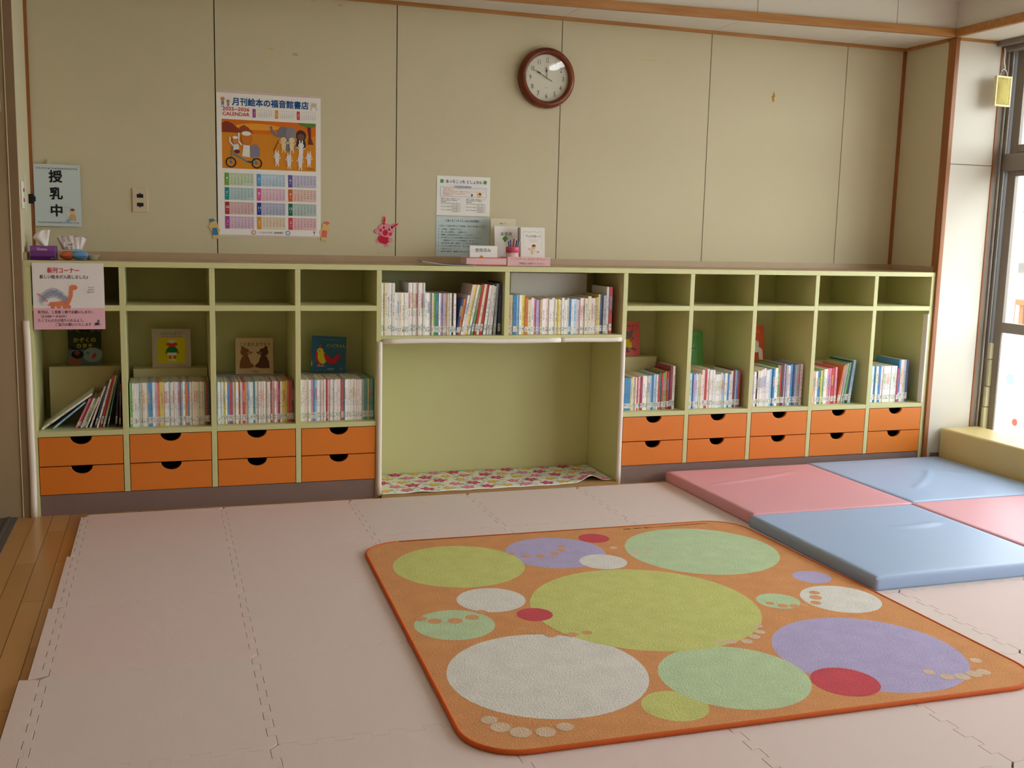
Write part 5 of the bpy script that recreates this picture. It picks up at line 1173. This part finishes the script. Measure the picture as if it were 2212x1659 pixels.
c1 = card(2.848, -0.240, Z0+0.003, 0.150, 0.098, m_paper, 5, 0.004, 'index_card'); tag(c1, 'white card reading used, in the left pink tray', 'card')
cv = Canvas(); cv.text('使用済み', 0.028, 0.066, 0.022, (60,54,54), 2, 0.5, 'l', 0.086); cv.ell(0.062,0.036,0.010,0.012,(222,150,60),2); cv.build('card_print', c1, loc=(0,0,0))
c2 = card(3.020, -0.124, Z0, 0.136, 0.206, m_paper, 6, 0.006, 'index_card'); tag(c2, 'tall white card reading unused with a green clover behind the pen cup', 'card')
cv = Canvas(); cv.text('未使用', 0.032, 0.156, 0.023, (60,54,54), 2, 0.5, 'l', 0.064)
for a in (0.4,1.7,3.0,4.6): cv.ell(0.060+0.008*math.cos(a), 0.138+0.008*math.sin(a), 0.0075, 0.0075, (80,150,60), 2, 12)
cv.line([(0.06,0.134),(0.064,0.122)],0.002,(80,150,60),2); cv.build('card_print', c2)
c3 = card(3.012, -0.075, Z0, 0.142, 0.246, mat('card_cream', (220,212,182), 0.7, 0.2), 4, 0.004, 'card_holder'); tag(c3, 'plain cream card standing at the back of the worktop group', 'card')
cv = Canvas(); cv.text('相談カード', 0.050, 0.216, 0.010, (90,84,74), 2, 0.3, 'l', 0.036); cv.build('card_print', c3)
pb = empty('pamphlet_stack', (3.142, -0.195, Z0+0.003), (R(-6),0,R(-4))); tag(pb, 'stack of white book start pamphlets standing in the right pink tray', 'pamphlets')
q = MB(); q.box(-0.0,0.134,0,0.014,0,0.200); q.build('pamphlet_block', m_paper, pb, 0.001)
q = MB(); q.box(-0.010,-0.0005,0.001,0.022,0,0.198); q.build('back_sheet', mat('card_grey', (150,132,122), 0.7, 0.2), pb)
cv = Canvas(); cv.text('ブックスタート', 0.026, 0.146, 0.017, (60,54,54), 2, 0.6, 'l', 0.084)
for k in range(16): cv.ell(0.018+k*0.0066, 0.176+0.002*math.sin(k), 0.0022, 0.0014, (206,190,120) if k%2 else (160,190,130), 2, 8)
for k in range(12): cv.ell(0.018, 0.172-k*0.008, 0.001, 0.002, (170,190,140), 2, 6); cv.ell(0.118, 0.172-k*0.008, 0.001, 0.002, (170,190,140), 2, 6)
cv.rect(0.040,0.132,0.098,0.1335,(226,170,170),2); cv.rect(0.050,0.124,0.090,0.1255,(226,170,170),2)
cv.ell(0.072,0.094,0.010,0.010,(232,186,140),3); cv.ell(0.073,0.103,0.010,0.006,(130,80,50),4); cv.ell(0.070,0.076,0.012,0.010,(236,214,180),3); cv.ell(0.048,0.084,0.006,0.006,(236,170,160),3); cv.ell(0.096,0.070,0.007,0.005,(236,160,170),3); cv.ell(0.064,0.064,0.005,0.007,(232,186,140),3)
cv.build('pamphlet_print', pb)
cu = empty('pen_cup', (3.084, -0.224, Z0+0.0026)); tag(cu, 'pale pen cup with deep pink band, standing in the right pink tray', 'pen cup')
q = MB(); q.lathe([(0.0001,0.0),(0.032,0.0),(0.033,0.066),(0.030,0.066),(0.029,0.004),(0.0001,0.004)], 32); q.build('cup_body', mat('cup_pale_pink', (232,196,190), 0.4, 0.4), cu)
q = MB(); q.lathe([(0.033,0.066),(0.0352,0.0665),(0.0352,0.094),(0.033,0.096),(0.030,0.094),(0.030,0.0665)], 32); q.build('cup_band', mat('cup_pink', (222,84,118), 0.4, 0.4), cu)
random.seed(2)
for k, (dx, dy, tx, col, nm) in enumerate(((-0.022,0.0,-0.10,(60,74,110),'dark blue pen leaning left in the pink pen cup'),(-0.010,0.010,-0.04,(70,90,140),'blue pen second from left in the pink pen cup'),(0.002,0.0,0.06,(170,50,60),'red pen in the middle of the pink pen cup'),(0.010,0.012,0.0,(206,190,190),'pale pen behind the red one in the pen cup'),(0.018,-0.004,0.12,(52,64,104),'navy pen leaning right in the pink pen cup'),(0.026,0.004,0.20,(60,110,120),'teal pen farthest right in the pink pen cup'))):
    pn = empty('pen', (3.084+dx*0.45, -0.224+dy*0.45, Z0+0.0075), (0.0, tx, 0)); tag(pn, nm, 'pen', 'pens in the pen cup')
    q = MB(); q.tube([(0,0,0),(0,0,0.120+0.006*(k%3))], 0.0038, 10); q.build('barrel', mat('pen_%d%d%d' % col, col, 0.35, 0.4), pn)
    q = MB(); q.tube([(0.0045,0,0.092),(0.0045,0,0.122+0.006*(k%3))], 0.0012, 6); q.build('clip', m_white, pn)
# curved booklet lying flat
bk = empty('booklet', (2.692, -0.335, Z0)); tag(bk, 'thin grey and navy booklet lying curved on the worktop left of the trays', 'booklet')
for nm, m, dz, x0, x1 in (('pages', mat('booklet_paper', (186,182,174), 0.6, 0.2), 0.0, -0.135, 0.145), ('cover', mat('booklet_navy', (54,64,92), 0.5, 0.3), 0.004, -0.06, 0.145), ('cover_label', mat('booklet_grey', (140,150,160), 0.5, 0.3), 0.004, -0.135, -0.061)):
    q = MB(); vs = []; fs = []; n_ = 24
    for i in range(n_+1):
        x = x0+(x1-x0)*i/n_; zz = 0.017*max(0, (0.03-x)/0.165)**1.5 + 0.0008
        for y in (-0.06, 0.06): vs += [(x, y, zz+dz), (x, y, zz+dz+(0.0038 if nm == 'pages' else 0.001))]
    for i in range(n_):
        a = i*4; b2 = a+4; fs += [(a,b2,b2+1,a+1),(a+2,a+3,b2+3,b2+2),(a,a+2,b2+2,b2),(a+1,b2+1,b2+3,a+3)]
    fs += [(0,1,3,2),(n_*4,n_*4+2,n_*4+3,n_*4+1)]; q.add(vs, fs, 0, False); q.build(nm, m, bk)

# mesh plate hanging at the window
hg = empty('hanging_plate', (5.935, -0.505, 2.125), (0,0,R(4))); tag(hg, 'yellow meshed repellent plate hanging on a white hook at the window', 'hanging plate')
q = MB(); w, h = 0.059, 0.170; fr_ = 0.010
for a in ((-w,w,0,fr_),(-w,w,h-fr_,h),(-w,-w+fr_,fr_,h-fr_),(w-fr_,w,fr_,h-fr_)): q.box(a[0],a[1],-0.009,0.009,a[2],a[3])
q.build('frame', mat('plate_frame', (226,214,160), 0.35, 0.4), hg, 0.002, 2)
q = MB(); q.box(-w+fr_,w-fr_,-0.003,0.003,fr_,h-fr_); q.build('core_sheet', mat('plate_core', (222,196,100), 0.6, 0.2), hg)
q = MB()
for k in range(-10, 20):
    for sg in (1,-1):
        x0_ = -w+fr_+k*0.011; pts = []
        for t in range(0, 31):
            z = fr_+(h-2*fr_)*t/30; x = x0_+sg*(z-fr_)*0.8
            if sg < 0: x = x0_+0.06+sg*(z-fr_)*0.8
            if -w+fr_ <= x <= w-fr_: pts.append((x, -0.006, z))
        if len(pts) > 2: q.tube([pts[0], pts[-1]], 0.0016, 5)
q.build('mesh_grid', mat('plate_mesh', (240,232,150), 0.4, 0.4), hg)
q = MB(); q.tube([(0.026*math.cos(t), 0, h-0.002+0.040*math.sin(t)) for t in [PI*k/14 for k in range(15)]], 0.0024, 8); q.build('handle_loop', m_white, hg)
q = MB(); q.tube([(0,0,h+0.034),(0.004,0,h+0.048),(-0.004,0.002,h+0.08),(0.0,0.004,h+0.13),(-0.003,0.006,h+0.155)], 0.0035, 8); q.build('hook', m_white, hg)
